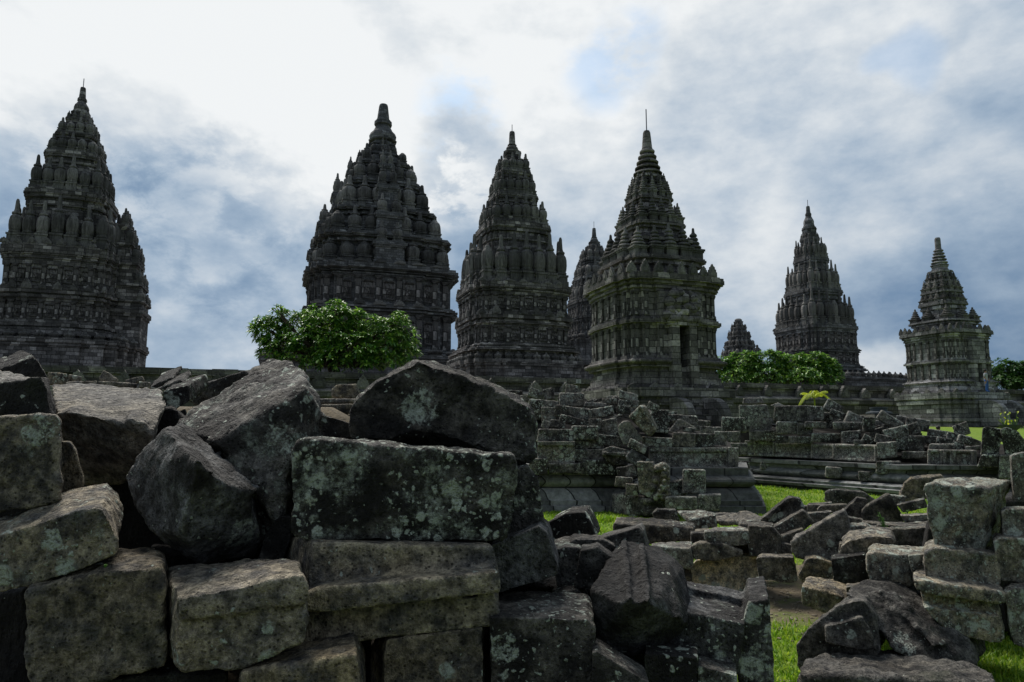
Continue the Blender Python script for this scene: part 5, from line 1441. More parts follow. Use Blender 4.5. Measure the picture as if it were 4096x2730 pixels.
# ---- right-hand ruin: loose stones
for a in [
    ('dark block with a white scratch at the left end of the right-hand heap', 19.0, 348, 335, 275, 135, 0, 9), ('grey shaped stone right of the scratched block', 19.2, 550, 328, 175, 120, 5, 0), ('black stone pointing up left of the little palm bowl', 19.4, 720, 282, 150, 95, 30, 0),
    ('small ribbed stone under the black pointed one', 19.0, 752, 338, 130, 52, 22, 0), ('brown leaning stone with a slanted side, right-hand heap', 18.6, 888, 392, 140, 120, 28, 1), ('white-flecked block under the brown leaning stone', 18.4, 838, 438, 235, 66, 0, 2),
    ('upright black block with white flecks down its side', 18.0, 1020, 428, 105, 125, 2, 3), ('pale long stone leaning to the right on the heap', 18.2, 1205, 398, 225, 88, 32, 4), ('dark stone behind the pale leaning one', 18.8, 1330, 392, 150, 62, 10, 0), ('long dark block at the right shoulder of the heap', 18.6, 1438, 428, 195, 100, 8, 5),
    ('rounded dark stone in front of the pale leaning one', 17.6, 1258, 500, 200, 96, -12, 0), ('small grey cube leaning on the heap', 17.8, 1412, 462, 90, 95, -22, 6), ('low wide stone at the edge of the far lawn', 21.0, 1615, 508, 150, 64, 8, 0), ('grey boulder standing alone on the far lawn', 22.0, 1818, 472, 125, 110, -18, 7),
    ('two-toned grey block under the scratched block', 18.9, 315, 458, 172, 106, 0, 8), ('block with white streaks next to the two-toned one', 18.8, 470, 468, 130, 100, 0, 0), ('flat dark block above the long one, right-hand heap', 18.7, 560, 430, 180, 55, 2, 0), ('long dark block of the upper course', 18.6, 655, 540, 240, 76, 2, 0),
    ('first small square stone of the narrow course', 18.9, 274, 556, 106, 62, 0, 0), ('second small square stone of the narrow course, mossier', 18.8, 375, 558, 88, 58, 0, 0), ('third stone of the narrow course with a pale face', 18.7, 482, 560, 112, 58, 1, 0),
    ('grey grooved block at the end of the upper course', 18.2, 872, 536, 165, 106, -4, 0), ('pale flake lying on the heap by the upper course', 17.7, 1020, 560, 110, 66, 25, 0), ('thin white-edged slab on the heap', 17.6, 935, 578, 85, 36, 2, 0), ('dark triangular stone beside the pale flake', 17.4, 1145, 556, 140, 70, 12, 0),
    ('ribbed block stepped like a stair end', 17.0, 1175, 650, 165, 130, -4, 0), ('black block behind the ribbed one', 17.6, 1310, 588, 120, 115, 0, 0), ('lichened block right of the black one', 17.4, 1430, 592, 140, 130, 2, 0), ('pale-topped slab over the lichened block', 17.7, 1545, 560, 205, 64, 4, 0),
    ('dark rounded block beside the pale-topped slab', 17.5, 1672, 575, 140, 56, 4, 0), ('thin moulding lying across the panel course', 16.9, 1645, 620, 225, 56, 0, 0), ('small upright stone right of the thin moulding', 17.1, 1795, 615, 86, 70, 0, 0), ('long slab leaning beside the curled rail', 17.3, 1885, 572, 200, 62, 18, 0), ('grey wedge beneath the leaning long slab', 17.0, 1915, 632, 130, 36, -4, 0),
    ('row of dark stones right of the ribbed block', 17.1, 1420, 690, 215, 60, 1, 0), ('block with a groove standing on the lower ledge', 16.7, 1190, 798, 200, 105, 1, 0), ('flat moulding right of the grooved block', 16.8, 1365, 812, 150, 55, 2, 0), ('dark square block on the lower ledge', 17.6, 722, 840, 145, 88, 3, 0),
    ('rounded stone sitting on the lowest slabs', 17.0, 1005, 872, 135, 78, 2, 0), ('dark block at the left end of the lower ledge', 19.6, 200, 788, 215, 66, 4, 0), ('lichened block at the left end, above the mossy pair', 19.8, 90, 428, 185, 104, 2, 0), ('left stone of the mossy pair', 19.7, 65, 525, 140, 88, 0, 0), ('right stone of the mossy pair', 19.5, 180, 520, 100, 92, -6, 0),
    ('dark stone behind the leaning grey cube', 19.0, 1380, 520, 160, 90, 10, 0), ('grey stone in the hollow of the right-hand heap', 18.6, 1100, 500, 130, 80, -15, 0), ('flat stone behind the black pointed one', 20.0, 640, 360, 200, 80, 4, 0), ('dark wide stone behind the brown leaning one', 19.6, 900, 470, 300, 80, 0, 0), ('dark stone at the back of the heap near the curled rail', 18.4, 1800, 545, 220, 70, 14, 0), ('low stone behind the thin moulding', 17.9, 1640, 590, 240, 60, 3, 0),
    ('small flat stone among the lowest slabs', 19.4, 350, 800, 90, 40, 3, 0),
]:
    S(a[0], '7', a[1], a[2], a[3], a[4], a[5], a[6], grp='right', yaw=srnd.uniform(-.15, .15))
for lab, x0, x1, y0a, y1a, y0b, y1b, Ya, Yb in [
    ('first carved panel of the right-hand ruin, beside the middle ruin', -40, 62, 568, 694, 572, 697, 20.2, 20.0), ('second panel of the right-hand ruin with a sunken field', 66, 218, 572, 697, 578, 703, 20.0, 19.6), ('third panel of the right-hand ruin between two ribs', 222, 540, 582, 703, 594, 718, 19.6, 18.8),
    ('fourth panel of the right-hand ruin, sunken and dark', 545, 732, 595, 718, 598, 728, 18.8, 18.2), ('fifth panel of the right-hand ruin, the palest and largest', 736, 1088, 596, 730, 605, 752, 18.2, 17.2),
    ('panel with a carved post right of the ribbed block', 1530, 1660, 645, 790, 648, 792, 16.8, 16.7), ('narrow carved post of the right-hand ruin', 1662, 1742, 648, 792, 650, 792, 16.65, 16.65), ('last panel before the curled rail', 1746, 1922, 650, 792, 652, 792, 16.7, 16.6)]:
    B(lab, '7', 0, [(x0, y0a, Ya), (x1, y0b, Yb), (x1, y1b, Yb), (x0, y1a, Ya)], back=(.1, .4, 0), grp='right', name='carved_stone', rough=.4, tone=.9, lichen=.5, patina=.3,
      more=[([(x0, y0a, Ya), (x1, y0b, Yb), (x1, y0b + 22, Yb), (x0, y0a + 22, Ya)], -.06, (0, .2, 0)), ([(x0, y1a - 20, Ya), (x1, y1b - 20, Yb), (x1, y1b, Yb), (x0, y1a, Ya)], -.06, (0, .2, 0)),
            ([(x0, y0a, Ya), (x0 + 26, y0a, Ya), (x0 + 26, y1a, Ya), (x0, y1a, Ya)], -.07, (0, .2, 0)), ([(x1 - 26, y0b, Yb), (x1, y0b, Yb), (x1, y1b, Yb), (x1 - 26, y1b, Yb)], -.07, (0, .2, 0))], div=30)
B('curled stair rail stone at the right edge of the right-hand ruin', '7', 16.0, [(2003, 462), (2040, 448), (2150, 470), (2150, 560), (2130, 690), (1985, 690), (1998, 540)], more=[([(2145, 470), (2200, 455), (2290, 490), (2345, 560), (2353, 690), (2190, 690), (2200, 600)], -.1)], name='carved_stone', grp='right', tone=.6, rough=.6, div=30)
B('ribbed block under the curled stair rail', '7', 15.9, [(1990, 690), (2140, 684), (2140, 795), (1950, 800)], grp='right', name='moulded_stone')
B('block under the right part of the curled rail', '7', 15.8, [(2145, 690), (2260, 690), (2260, 895), (2140, 890)], grp='right')
B('carved block standing left of the scratched block, above the mossy pair', '5', 19.8, [(2050, 265), (2280, 258), (2300, 370), (2290, 480), (2060, 482)], grp='right', name='carved_stone', tone=.8, lichen=.55)
B('broad pale slab lying over the carved block by the far shrine steps', '5', 21, [(2090, 200), (2240, 195), (2260, 245), (2080, 250)], grp='right', name='stone_slab', tone=1.0, patina=.1)
B('pale wedge on top of the scratched block', '7', 19.6, [(180, 262), (240, 240), (300, 268), (230, 282)], grp='right', name='stone_slab', tone=1.7, patina=0, lichen=0)

# ---- stones in front of the court wall, seen over the near heap at left
for a in [('dark block in front of the court wall, beside the peaked block', 9.0, 490, 248, 165, 100, 3), ('pale broken slab on the skyline of the left heap', 8.5, 1150, 262, 150, 45, -14), ('roof-shaped stone in front of the court wall', 9.0, 930, 250, 150, 85, 32),
          ('grey stone beside the roof-shaped one', 9.2, 640, 250, 110, 62, 12), ('low dark stone under the roof-shaped one', 8.4, 1010, 300, 320, 52, 3), ('long flat stone left of the roof-shaped one', 8.6, 700, 292, 240, 46, -2), ('small block right of the pale broken slab', 8.3, 1240, 300, 100, 50, 6)]:
    S(a[0], '1', a[1], a[2], a[3], a[4], a[5], a[6], grp='back')
B('brown worn block between the tilted slab and the peaked boulder, far back', '3', 9.5, [(640, 310), (680, 275), (830, 268), (860, 340), (850, 385), (640, 375)], grp='back', tone=.8, warm=.6)
B('flat moulded slab under the far brown block', '3', 8.8, [(530, 380), (850, 385), (840, 420), (545, 425)], grp='back', name='moulded_stone')
B('dark long block below the far moulded slab', '3', 8.4, [(560, 428), (840, 425), (830, 500), (575, 505)], grp='back', tone=.45)
heap = [(560, 230, 1100, 330, 15.9, 26, 'small dark stone half buried among the others at the back of the middle heap'), (430, 330, 1500, 440, 15.3, 18, 'dark broken stone filling the hollows of the middle heap')]
for x0, y0, x1, y1, Y, n, lab in heap:
    for i in range(n):
        S(lab, '5', Y + srnd.uniform(-.3, .6), srnd.uniform(x0, x1), srnd.uniform(y0, y1), srnd.uniform(70, 170), srnd.uniform(50, 110), srnd.gauss(0, 22), grp='mid', tone=.7)
for i in range(34):
    f = srnd.random()
    S('small dark stone half buried among the others at the back of the right-hand heap', '7', 20.3 - 1.6 * f, 450 + 1400 * f + srnd.uniform(-60, 60), 400 + 130 * f + srnd.uniform(-50, 60), srnd.uniform(70, 150), srnd.uniform(50, 95), srnd.gauss(0, 24), grp='right', tone=.65)
finish_stones()

# ---- the two ruined bases: swept mouldings with an added near-black core that darkens gaps between loose stones


def sweep(name, path, prof, parent, mat):
    """profile (outward, z) swept along a plan path (left to right as seen from the front)"""
    n = len(path)
    rings = []
    for i, p in enumerate(path):
        dirs = []
        if i > 0:
            dirs.append((Vector(p) - Vector(path[i - 1])).normalized())
        if i < n - 1:
            dirs.append((Vector(path[i + 1]) - Vector(p)).normalized())
        nr = [Vector((d.y, -d.x)) for d in dirs]
        m = sum(nr, Vector((0, 0))).normalized()
        m = m / max(.45, m.dot(nr[0]))
        rings.append([(p[0] + m.x * o, p[1] + m.y * o, z) for o, z in prof])
    k = len(prof)
    vs = [q for r in rings for q in r]
    fs = [(i * k + j, (i + 1) * k + j, (i + 1) * k + (j + 1) % k, i * k + (j + 1) % k) for i in range(n - 1) for j in range(k)]
    fs += [tuple(range(k)), tuple(range((n - 1) * k + k - 1, (n - 1) * k - 1, -1))]
    return MB().add(vs, fs).build(name, mat, parent)


def torus(o0, z0, z1, bulge, n=7):
    h = z1 - z0
    return [(-.5, z0)] + [(o0 + bulge * math.sin(math.pi * i / (n - 1)), z0 + h * i / (n - 1)) for i in range(n)] + [(-.5, z1)]


def core(name, pts, parent):
    bm = bmesh.new()
    hull_into(bm, pts)
    bmesh.ops.subdivide_edges(bm, edges=bm.edges, cuts=6, use_grid_fill=True)
    for v in bm.verts:
        v.co += Vector((mnoise.noise(v.co * 1.7), mnoise.noise(v.co * 1.7 + Vector((7, 0, 0))), mnoise.noise(v.co * 1.7 + Vector((0, 7, 0))))) * .14
    me = bpy.data.meshes.new(name)
    bm.to_mesh(me)
    bm.free()
    return link_mesh(name, me, M['gap_core'], parent)


M['ruin'] = make_temple_stone('ruin_ashlar', 3.0, .62, 0.10, 0.18, 0.26, tint=(.98, 1.0, .98), stain=.45)
M['gap_core'] = make_plain('dark_gap_core', (0.022, 0.020, 0.018), .95, .6, 7)  # near-black filler, stands in for the shade between loose stones


def ruins():
    X = lambda fr, x, Y: at(FR[fr][0] + x * FR[fr][2], 1900, Y).x
    r = thing('ruined_base', 'ruined moulded base of a small temple in the middle, loose stones heaped on it', 'ruin', (X('5', 1150, 14), 14.2, 0))
    def loc(path):
        return [(x - r.location.x, y - r.location.y) for x, y in path]
    left = loc([(X('5', 150, 13.75), 13.75), (X('5', 965, 13.75), 13.75), (X('5', 1190, 12.95), 12.95), (X('5', 1240, 12.95), 12.95)])
    rightp = loc([(X('5', 1440, 13.2), 13.2), (X('5', 2165, 13.2), 13.2), (X('5', 2200, 15), 15.4)])
    zc = lambda y, Y=13.7: atf('5', 900, y, Y).z
    for pth, dy in ((left, 0), (rightp, 0)):
        Yp = 13.7 if pth is left else 13.2
        z = lambda y: zc(y, Yp)
        sweep('foot_course', pth, [(-.5, -.1), (.20, -.1), (.20, z(1118)), (.10, z(1112)), (-.5, z(1112))], r, M['ruin'])
        zo0, zo1 = z(1112), z(972)
        h = zo1 - zo0
        sweep('ogee_moulding', pth, [(-.5, zo0), (.14, zo0), (.145, zo0 + .28 * h), (.11, zo0 + .33 * h), (.085, zo0 + .5 * h), (.05, zo0 + .72 * h), (-.01, zo0 + .9 * h), (-.05, zo1), (-.5, zo1)], r, M['ruin'])
        sweep('torus_moulding', pth, torus(-.04, z(962), z(868), .085), r, M['ruin'])
        sweep('dado_course', pth, [(-.5, z(868)), (-.08, z(868)), (-.08, z(770 if pth is left else 800)), (-.5, z(770 if pth is left else 800))], r, M['ruin'])
    p = lambda x, y, Y: atf('5', x, y, Y) - r.location
    core('dark_gap_core', [p(200, 1100, 14.6), p(1900, 1050, 14.4), p(2000, 620, 14.8), p(1650, 540, 15), p(1250, 400, 15.2), p(600, 330, 15.2), p(260, 360, 15.2), p(200, 560, 14.4),
                         p(200, 1100, 17), p(1900, 1050, 17), p(1900, 500, 17), p(1300, 300, 17), p(300, 300, 17)], r)
    r2 = thing('ruined_base', 'long ruined base with panels and stepped slabs at the right, stones piled along it', 'ruin', (X('7', 900, 18), 18.3, 0))
    loc2 = lambda path: [(x - r2.location.x, y - r2.location.y) for x, y in path]
    pa = [(X('7', -230, 21.0), 21.0), (X('7', 1290, 16.5), 16.5), (X('7', 1520, 16.5), 16.5), (X('7', 2300, 16.3), 16.3)]
    pth = loc2(pa)
    sweep('footing', pth, [(-.5, -.2), (.22, -.2), (.22, .10), (-.5, .10)], r2, M['ruin'])
    sweep('slab_course', pth, [(-.5, .10), (.40, .10), (.42, .17), (.34, .19), (.36, .25), (.24, .29), (-.5, .29)], r2, M['ruin'])
    sweep('torus_moulding', pth, torus(.02, .295, .52, .10), r2, M['ruin'])
    sweep('shelf_course', pth, [(-.5, .525), (.0, .525), (.02, .60), (.12, .64), (.12, .74), (-.5, .74)], r2, M['ruin'])
    p2 = lambda x, y, Y: atf('7', x, y, Y) - r2.location
    core('dark_gap_core', [p2(-260, 800, 21.5), p2(-260, 480, 21.5), p2(0, 800, 21), p2(1150, 800, 18), p2(1980, 800, 17.3), p2(2480, 880, 17), p2(2480, 640, 17), p2(2480, 880, 19), p2(0, 420, 20.8), p2(700, 470, 20), p2(1300, 540, 19), p2(1950, 690, 17.8), p2(0, 800, 24), p2(2000, 800, 22), p2(700, 460, 23), p2(1500, 560, 21)], r2)


ruins()
# ------------------------------------------------------------------ plants


def leaf_mesh(name, items, mat, parent=None, loc=(0, 0, 0), droop=.25):
    """items: (base point, direction, length, width); every leaf a folded, pointed blade of four faces"""
    n = len(items)
    P = np.array([i[0] for i in items], float)
    Dr = np.array([i[1] for i in items], float)
    Dr /= np.linalg.norm(Dr, axis=1)[:, None]
    Ln = np.array([i[2] for i in items], float)[:, None]
    Wd = np.array([i[3] for i in items], float)[:, None]
    up = np.tile(np.array([0, 0, 1.0]), (n, 1))
    side = np.cross(Dr, up)
    sl = np.linalg.norm(side, axis=1)[:, None]
    side = np.where(sl > 1e-3, side / np.maximum(sl, 1e-6), np.array([1.0, 0, 0]))
    nor = np.cross(side, Dr)
    down = np.array([0, 0, -1.0])
    m1 = P + Dr * Ln * .45 - nor * Wd * .12
    m2 = P + Dr * Ln * .78 + down * Ln * droop * .4
    tip = P + Dr * Ln + down * Ln * droop
    V = np.stack([P, m1 + side * Wd * .42 + nor * Wd * .15, m1 - side * Wd * .42 + nor * Wd * .15, m2 + side * Wd * .45, m2 - side * Wd * .45, tip, m1, m2 - nor * Wd * .12], 1).reshape(-1, 3)
    base = (np.arange(n) * 8)[:, None]
    faces = []
    tri = np.array([[0, 6, 1], [0, 2, 6], [3, 7, 5], [7, 4, 5]])
    quad = np.array([[1, 6, 7, 3], [6, 2, 4, 7]])
    F3 = (tri[None] + base[:, :, None]).reshape(-1, 3)
    F4 = (quad[None] + base[:, :, None]).reshape(-1, 4)
    me = bpy.data.meshes.new(name)
    me.from_pydata(V.tolist(), [], F3.tolist() + F4.tolist())
    return link_mesh(name, me, mat, parent, loc)


def rosette_tree(label, cat, base, lobes, n, leaf_len, mat, seed, limbs, name='leafy_tree', trunk_r=.28, per=9, group=None):
    """lobes: (centre, radii) relative to base; leaf rosettes sit on the outer parts of every lobe"""
    r = random.Random(seed)
    root = thing(name, label, cat, base, 0, group)
    tot = sum(l[1][0] * l[1][2] for l in lobes)
    items = []
    for (c, rad) in lobes:
        k = int(n * rad[0] * rad[2] / tot)
        for _ in range(k):
            z = r.uniform(-.55, 1.0)
            a = r.uniform(0, 2 * math.pi)
            q = math.sqrt(max(0, 1 - z * z))
            rr = r.uniform(.62, 1.0) ** .5
            d = Vector((q * math.cos(a), q * math.sin(a), z))
            d += Vector((mnoise.noise(d * 2.1 + Vector((seed, 0, 0))), mnoise.noise(d * 2.1 + Vector((0, seed, 3))), mnoise.noise(d * 2.3 + Vector((0, 5, seed))))) * .45
            p = Vector(c) + Vector((d.x * rad[0], d.y * rad[1], d.z * rad[2])) * rr
            ax = (d + Vector((0, 0, .9))).normalized()
            t1 = ax.orthogonal().normalized()
            t2 = ax.cross(t1)
            L = leaf_len * r.uniform(.8, 1.2)
            m = per + r.randint(-2, 2)
            for i in range(m):
                b = 2 * math.pi * i / m + r.uniform(-.3, .3)
                lift = r.uniform(.15, .95)
                dd = t1 * math.cos(b) + t2 * math.sin(b) + ax * lift
                items.append((p + ax * r.uniform(-.1, .12) * L, dd, L * r.uniform(.75, 1.15), L * r.uniform(.28, .38)))
    leaf_mesh('crown', items, mat, root)
    mb = MB()
    for pts, r0, r1 in limbs:
        k = len(pts)
        sm = []
        for i in range(k - 1):
            for t in range(3):
                f = t / 3
                p = Vector(pts[i]).lerp(Vector(pts[i + 1]), f)
                sm.append(p + Vector((r.uniform(-.05, .05), r.uniform(-.05, .05), 0)))
        sm.append(Vector(pts[-1]))
        mb.tube(sm, [r0 + (r1 - r0) * i / (len(sm) - 1) for i in range(len(sm))], 8)
    mb.build('trunk', M['bark'], root, smooth=True)
    return root


def tree_from_photo(label, cat, fr, Y, z0, lobes_px, n, leaf_len, mat, seed, trunk_px, **kw):
    b = atf(fr, trunk_px[0][0], trunk_px[0][1], Y)
    base = Vector((b.x, Y, z0))
    k = FR[fr][2] / FPX * Y
    lobes = []
    for x, y, rx, rz, dy in lobes_px:
        p = atf(fr, x, y, Y + dy) - base
        lobes.append((p, (rx * k, max(rx * k * .8, 1.0), rz * k)))
    limbs = []
    r = random.Random(seed + 1)
    fork = atf(fr, trunk_px[1][0], trunk_px[1][1], Y) - base
    limbs.append(([(0, 0, -.2), tuple(fork * .5 + Vector((.08, 0, 0))), tuple(fork)], .34, .26))
    for c, rad in lobes:
        m = fork.lerp(c, .5) + Vector((r.uniform(-.3, .3), r.uniform(-.3, .3), -.25))
        limbs.append(([tuple(fork), tuple(m), tuple(c)], .19, .07))
        for _ in range(3):
            e = c + Vector((r.uniform(-.8, .8) * rad[0], r.uniform(-.8, .8) * rad[1], r.uniform(.1, .7) * rad[2]))
            limbs.append(([tuple(m), tuple(m.lerp(e, .5)), tuple(e)], .08, .03))
    return rosette_tree(label, cat, base, lobes, n, leaf_len, mat, seed, limbs, **kw)


tree_from_photo('broad bright green tree with rosettes of leaves, in front of the tallest tower', 'tree', 'A2', 49.5, COURT_Z,
                [(120, 1290, 95, 85, 0), (260, 1260, 120, 95, 1), (420, 1235, 130, 90, 0), (560, 1270, 125, 95, .5), (700, 1300, 115, 90, 0), (800, 1340, 75, 85, .6), (60, 1250, 55, 45, .4), (330, 1340, 130, 80, -1.0), (520, 1370, 140, 80, -1.2), (680, 1400, 110, 70, -.8), (170, 1350, 90, 60, -.8), (430, 1330, 150, 100, 1.5), (450, 1160, 45, 40, .5), (150, 1180, 34, 35, .2), (780, 1225, 40, 45, .2), (250, 1420, 120, 50, -1), (400, 1440, 130, 45, -1.4), (560, 1440, 130, 45, -1.2), (700, 1440, 110, 45, -1), (110, 1390, 60, 50, -.5), (820, 1400, 50, 55, -.4)],
                2100, .43, M['leaf'], 5, [(430, 1500), (420, 1440)])
tree_from_photo('low rounded hedge-like tree behind the wall, right of the shrine with the doorway', 'tree', 'A4', 66, COURT_Z,
                [(150, 1100, 80, 80, 0), (290, 1085, 110, 90, 0), (440, 1070, 110, 85, 0), (580, 1085, 110, 85, .5), (720, 1085, 110, 90, 0), (810, 1110, 70, 80, 0), (220, 1150, 110, 55, -1), (420, 1150, 130, 55, -1), (640, 1150, 150, 55, -1), (780, 1160, 90, 45, -1)],
                1800, .46, M['leaf'], 15, [(480, 1210), (480, 1150)])
tree_from_photo('darker bushy tree at the right edge behind the paler shrine', 'tree', 'A4', 72, COURT_Z - .6,
                [(1850, 1130, 55, 65, 0), (1930, 1110, 70, 65, 0), (2010, 1120, 70, 70, 0), (2090, 1130, 80, 70, 0), (1890, 1190, 70, 50, -1), (1990, 1190, 90, 55, -1), (2080, 1195, 80, 55, -1)],
                800, .46, M['leaf_dark'], 25, [(1960, 1260), (1960, 1200)])


def palm():
    Y = 21.5
    b = atf('A4', 720, 1345, Y)
    root = thing('young_palm', 'small yellow-green palm with arching fronds growing among the rubble', 'palm', b)
    k = .638 / FPX * Y
    r = random.Random(8)
    MB().tube([(0, 0, -.15), (0.01, 0, .25), (0, 0, 70 * k)], [.03, .025, .02], 8).build('stem', M['palm'], root)
    top = Vector((0, 0, 68 * k))
    fr = [(-100, 46, .0), (-84, 2, -.3), (-50, -38, .3), (-15, -46, -.3), (20, -52, .3), (55, -44, -.25), (84, -24, .3), (98, 14, -.1)]
    for ex, ey, dy in fr:
        end = Vector((ex * k, dy, -ey * k + 0)) + top * 0 + Vector((0, 0, 68 * k))
        c1 = top + Vector((ex * k * .45, dy * .5, abs(ex) * k * .42 + 24 * k))
        pts = [top * (1 - t) ** 2 + c1 * 2 * t * (1 - t) + end * t * t for t in [i / 14 for i in range(15)]]
        items = []
        for i in range(1, 15):
            d = (pts[i] - pts[i - 1]).normalized()
            s = d.cross(Vector((0, 1, .2))).normalized()
            s2 = d.cross(Vector((0, 0, 1)))
            s2 = s2.normalized() if s2.length > .01 else Vector((0, 1, 0))
            for sg in (-1, 1):
                for q in (0, .5):
                    p = pts[i - 1].lerp(pts[i], q)
                    L = .17 * math.sin(math.pi * min(1, (i + q + 1) / 16.5)) ** .7 + .03
                    items.append((p, d * .8 + s2 * sg * .8 + Vector((0, 0, -.15)), L, .016))
        fo = leaf_mesh('frond', items, M['palm'], root, droop=.45)
        MB().tube(pts, [.012 - .0007 * i for i in range(15)], 5).build('midrib', M['palm'], fo)
    return root


palm()


def lotus_bowl():
    Y = 34.0
    c = atf('H', 2010, 1440, Y)
    k = .3188 / FPX * Y
    root = thing('planted_bowl', 'wide dark stone bowl with yellow-green water plants at the right edge', 'planter', (c.x, Y, c.z - 42 * k))
    MB().lathe([(60 * k, -.35), (65 * k, 0), (95 * k, 25 * k), (122 * k, 62 * k), (125 * k, 70 * k), (112 * k, 70 * k), (100 * k, 58 * k)], 20).build('bowl', M['basin'], root, smooth=False)
    r = random.Random(2)
    items, mb = [], MB()
    for i in range(22):
        a, q = r.uniform(0, 6.28), r.uniform(.1, 1) * 95 * k
        h = r.uniform(10, 60) * k if i > 6 else r.uniform(90, 185) * k
        p0 = Vector((q * math.cos(a) * .7, q * math.sin(a) * .7, 62 * k))
        p1 = Vector((q * math.cos(a) * 1.1, q * math.sin(a) * 1.1, 66 * k + h))
        mb.tube([p0, p0.lerp(p1, .5), p1], .012, 4)
        items.append((p1 - Vector((0, 0, 20 * k)), Vector((r.uniform(-.7, .7), r.uniform(-.5, .5), r.uniform(.5, 1.3))), 44 * k, 26 * k))
    leaf_mesh('leaves', items, M['palm'], root, droop=.1)
    mb.build('stems', M['weed'], root)


lotus_bowl()


def weed(label, fr, x, y, Y, h_px, n, seed, name='weed_plant', spread=.7):
    b = atf(fr, x, y, Y)
    k = FR[fr][2] / FPX * Y
    root = thing(name, label, 'weed', b)
    r = random.Random(seed)
    mb, items = MB(), []
    for i in range(n):
        a = r.uniform(0, 6.28)
        h = h_px * k * r.uniform(.35, 1.0)
        tip = Vector((math.cos(a) * h * spread * r.uniform(.1, .6), math.sin(a) * h * .3, h))
        pts = [Vector((0, 0, 0)).lerp(tip, t / 5) + Vector((0, 0, .12 * h * math.sin(math.pi * t / 5))) for t in range(6)]
        mb.tube(pts, .0035, 4)
        for q in range(3, 14):
            t = q / 14
            p = pts[int(t * 5)].lerp(pts[min(5, int(t * 5) + 1)], t * 5 - int(t * 5))
            aa = r.uniform(0, 6.28)
            items.append((p, Vector((math.cos(aa), math.sin(aa) * .6, .4)), h * r.uniform(.10, .2), h * r.uniform(.04, .08)))
    mb.build('stems', M['weed'], root)
    leaf_mesh('leaves', items, M['weed'], root)


weed('small thin-stemmed weed growing between the stones left of the square lichened block', '8', 1170, 300, 6.0, 190, 7, 3)
weed('tiny fern sprig in the joint under the long sloping block at the left', '2', 900, 575, 2.26, 20, 9, 9, name='fern', spread=1.6)
weed('little tuft of broad leaves beside the dark ledge stones at the right', '7', 1350, 1196, 6.8, 40, 6, 14, spread=1.2)


def grass():
    r = np.random.RandomState(4)
    out = []
    zones = [(3.3, 6.5, .5, 5.2, 2300), (6.5, 10, -.3, 6.2, 1000), (10, 15.5, -.8, 9.5, 520), (15.5, 21, 2.0, 13.5, 220)]
    for y0, y1, x0, x1, den in zones:
        n = int((y1 - y0) * (x1 - x0) * den)
        xs, ys = r.uniform(x0, x1, n), r.uniform(y0, y1, n)
        for x, y in zip(xs, ys):
            if abs(x) > y * .80 or bare_amount(x, y) > r.uniform(.25, .6):
                continue
            out.append((x, y))
    n = len(out)
    P = np.array([(x, y, ground_z(x, y) - .005) for x, y in out])
    clump = np.array([mnoise.noise(Vector((x * 1.3, y * 1.3, 0))) + .5 * mnoise.noise(Vector((x * 4, y * 4, 5))) for x, y in out])
    h = (.018 + .030 * r.rand(n) ** 2 + .045 * np.clip(clump, 0, 1) ** 1.5) * (1 + .02 * P[:, 1])
    # longer tufts against the stones
    a = r.uniform(0, 2 * np.pi, n)
    lean = r.uniform(.1, .75, n)
    w = (.0032 + .0011 * P[:, 1] * .45) * r.uniform(.7, 1.3, n)
    d = np.stack([np.cos(a), np.sin(a), np.zeros(n)], 1)
    s = np.stack([-np.sin(a), np.cos(a), np.zeros(n)], 1)
    up = np.array([0, 0, 1.0])
    m = P + up * (h * .6)[:, None] + d * (h * lean * .35)[:, None]
    t = P + up * h[:, None] + d * (h * lean)[:, None]
    V = np.stack([P + s * w[:, None], P - s * w[:, None], m - s * (w * .8)[:, None], m + s * (w * .8)[:, None], t], 1).reshape(-1, 3)
    b = np.arange(n)[:, None] * 5
    F = (np.array([[0, 1, 2, 3]]) + b).tolist() + (np.array([[3, 2, 4]]) + b).tolist()
    me = bpy.data.meshes.new('grass')
    me.from_pydata(V.tolist(), [], F)
    o = link_mesh('grass', me, M['grass'])
    tag(o, kind='stuff')
    return o


grass()


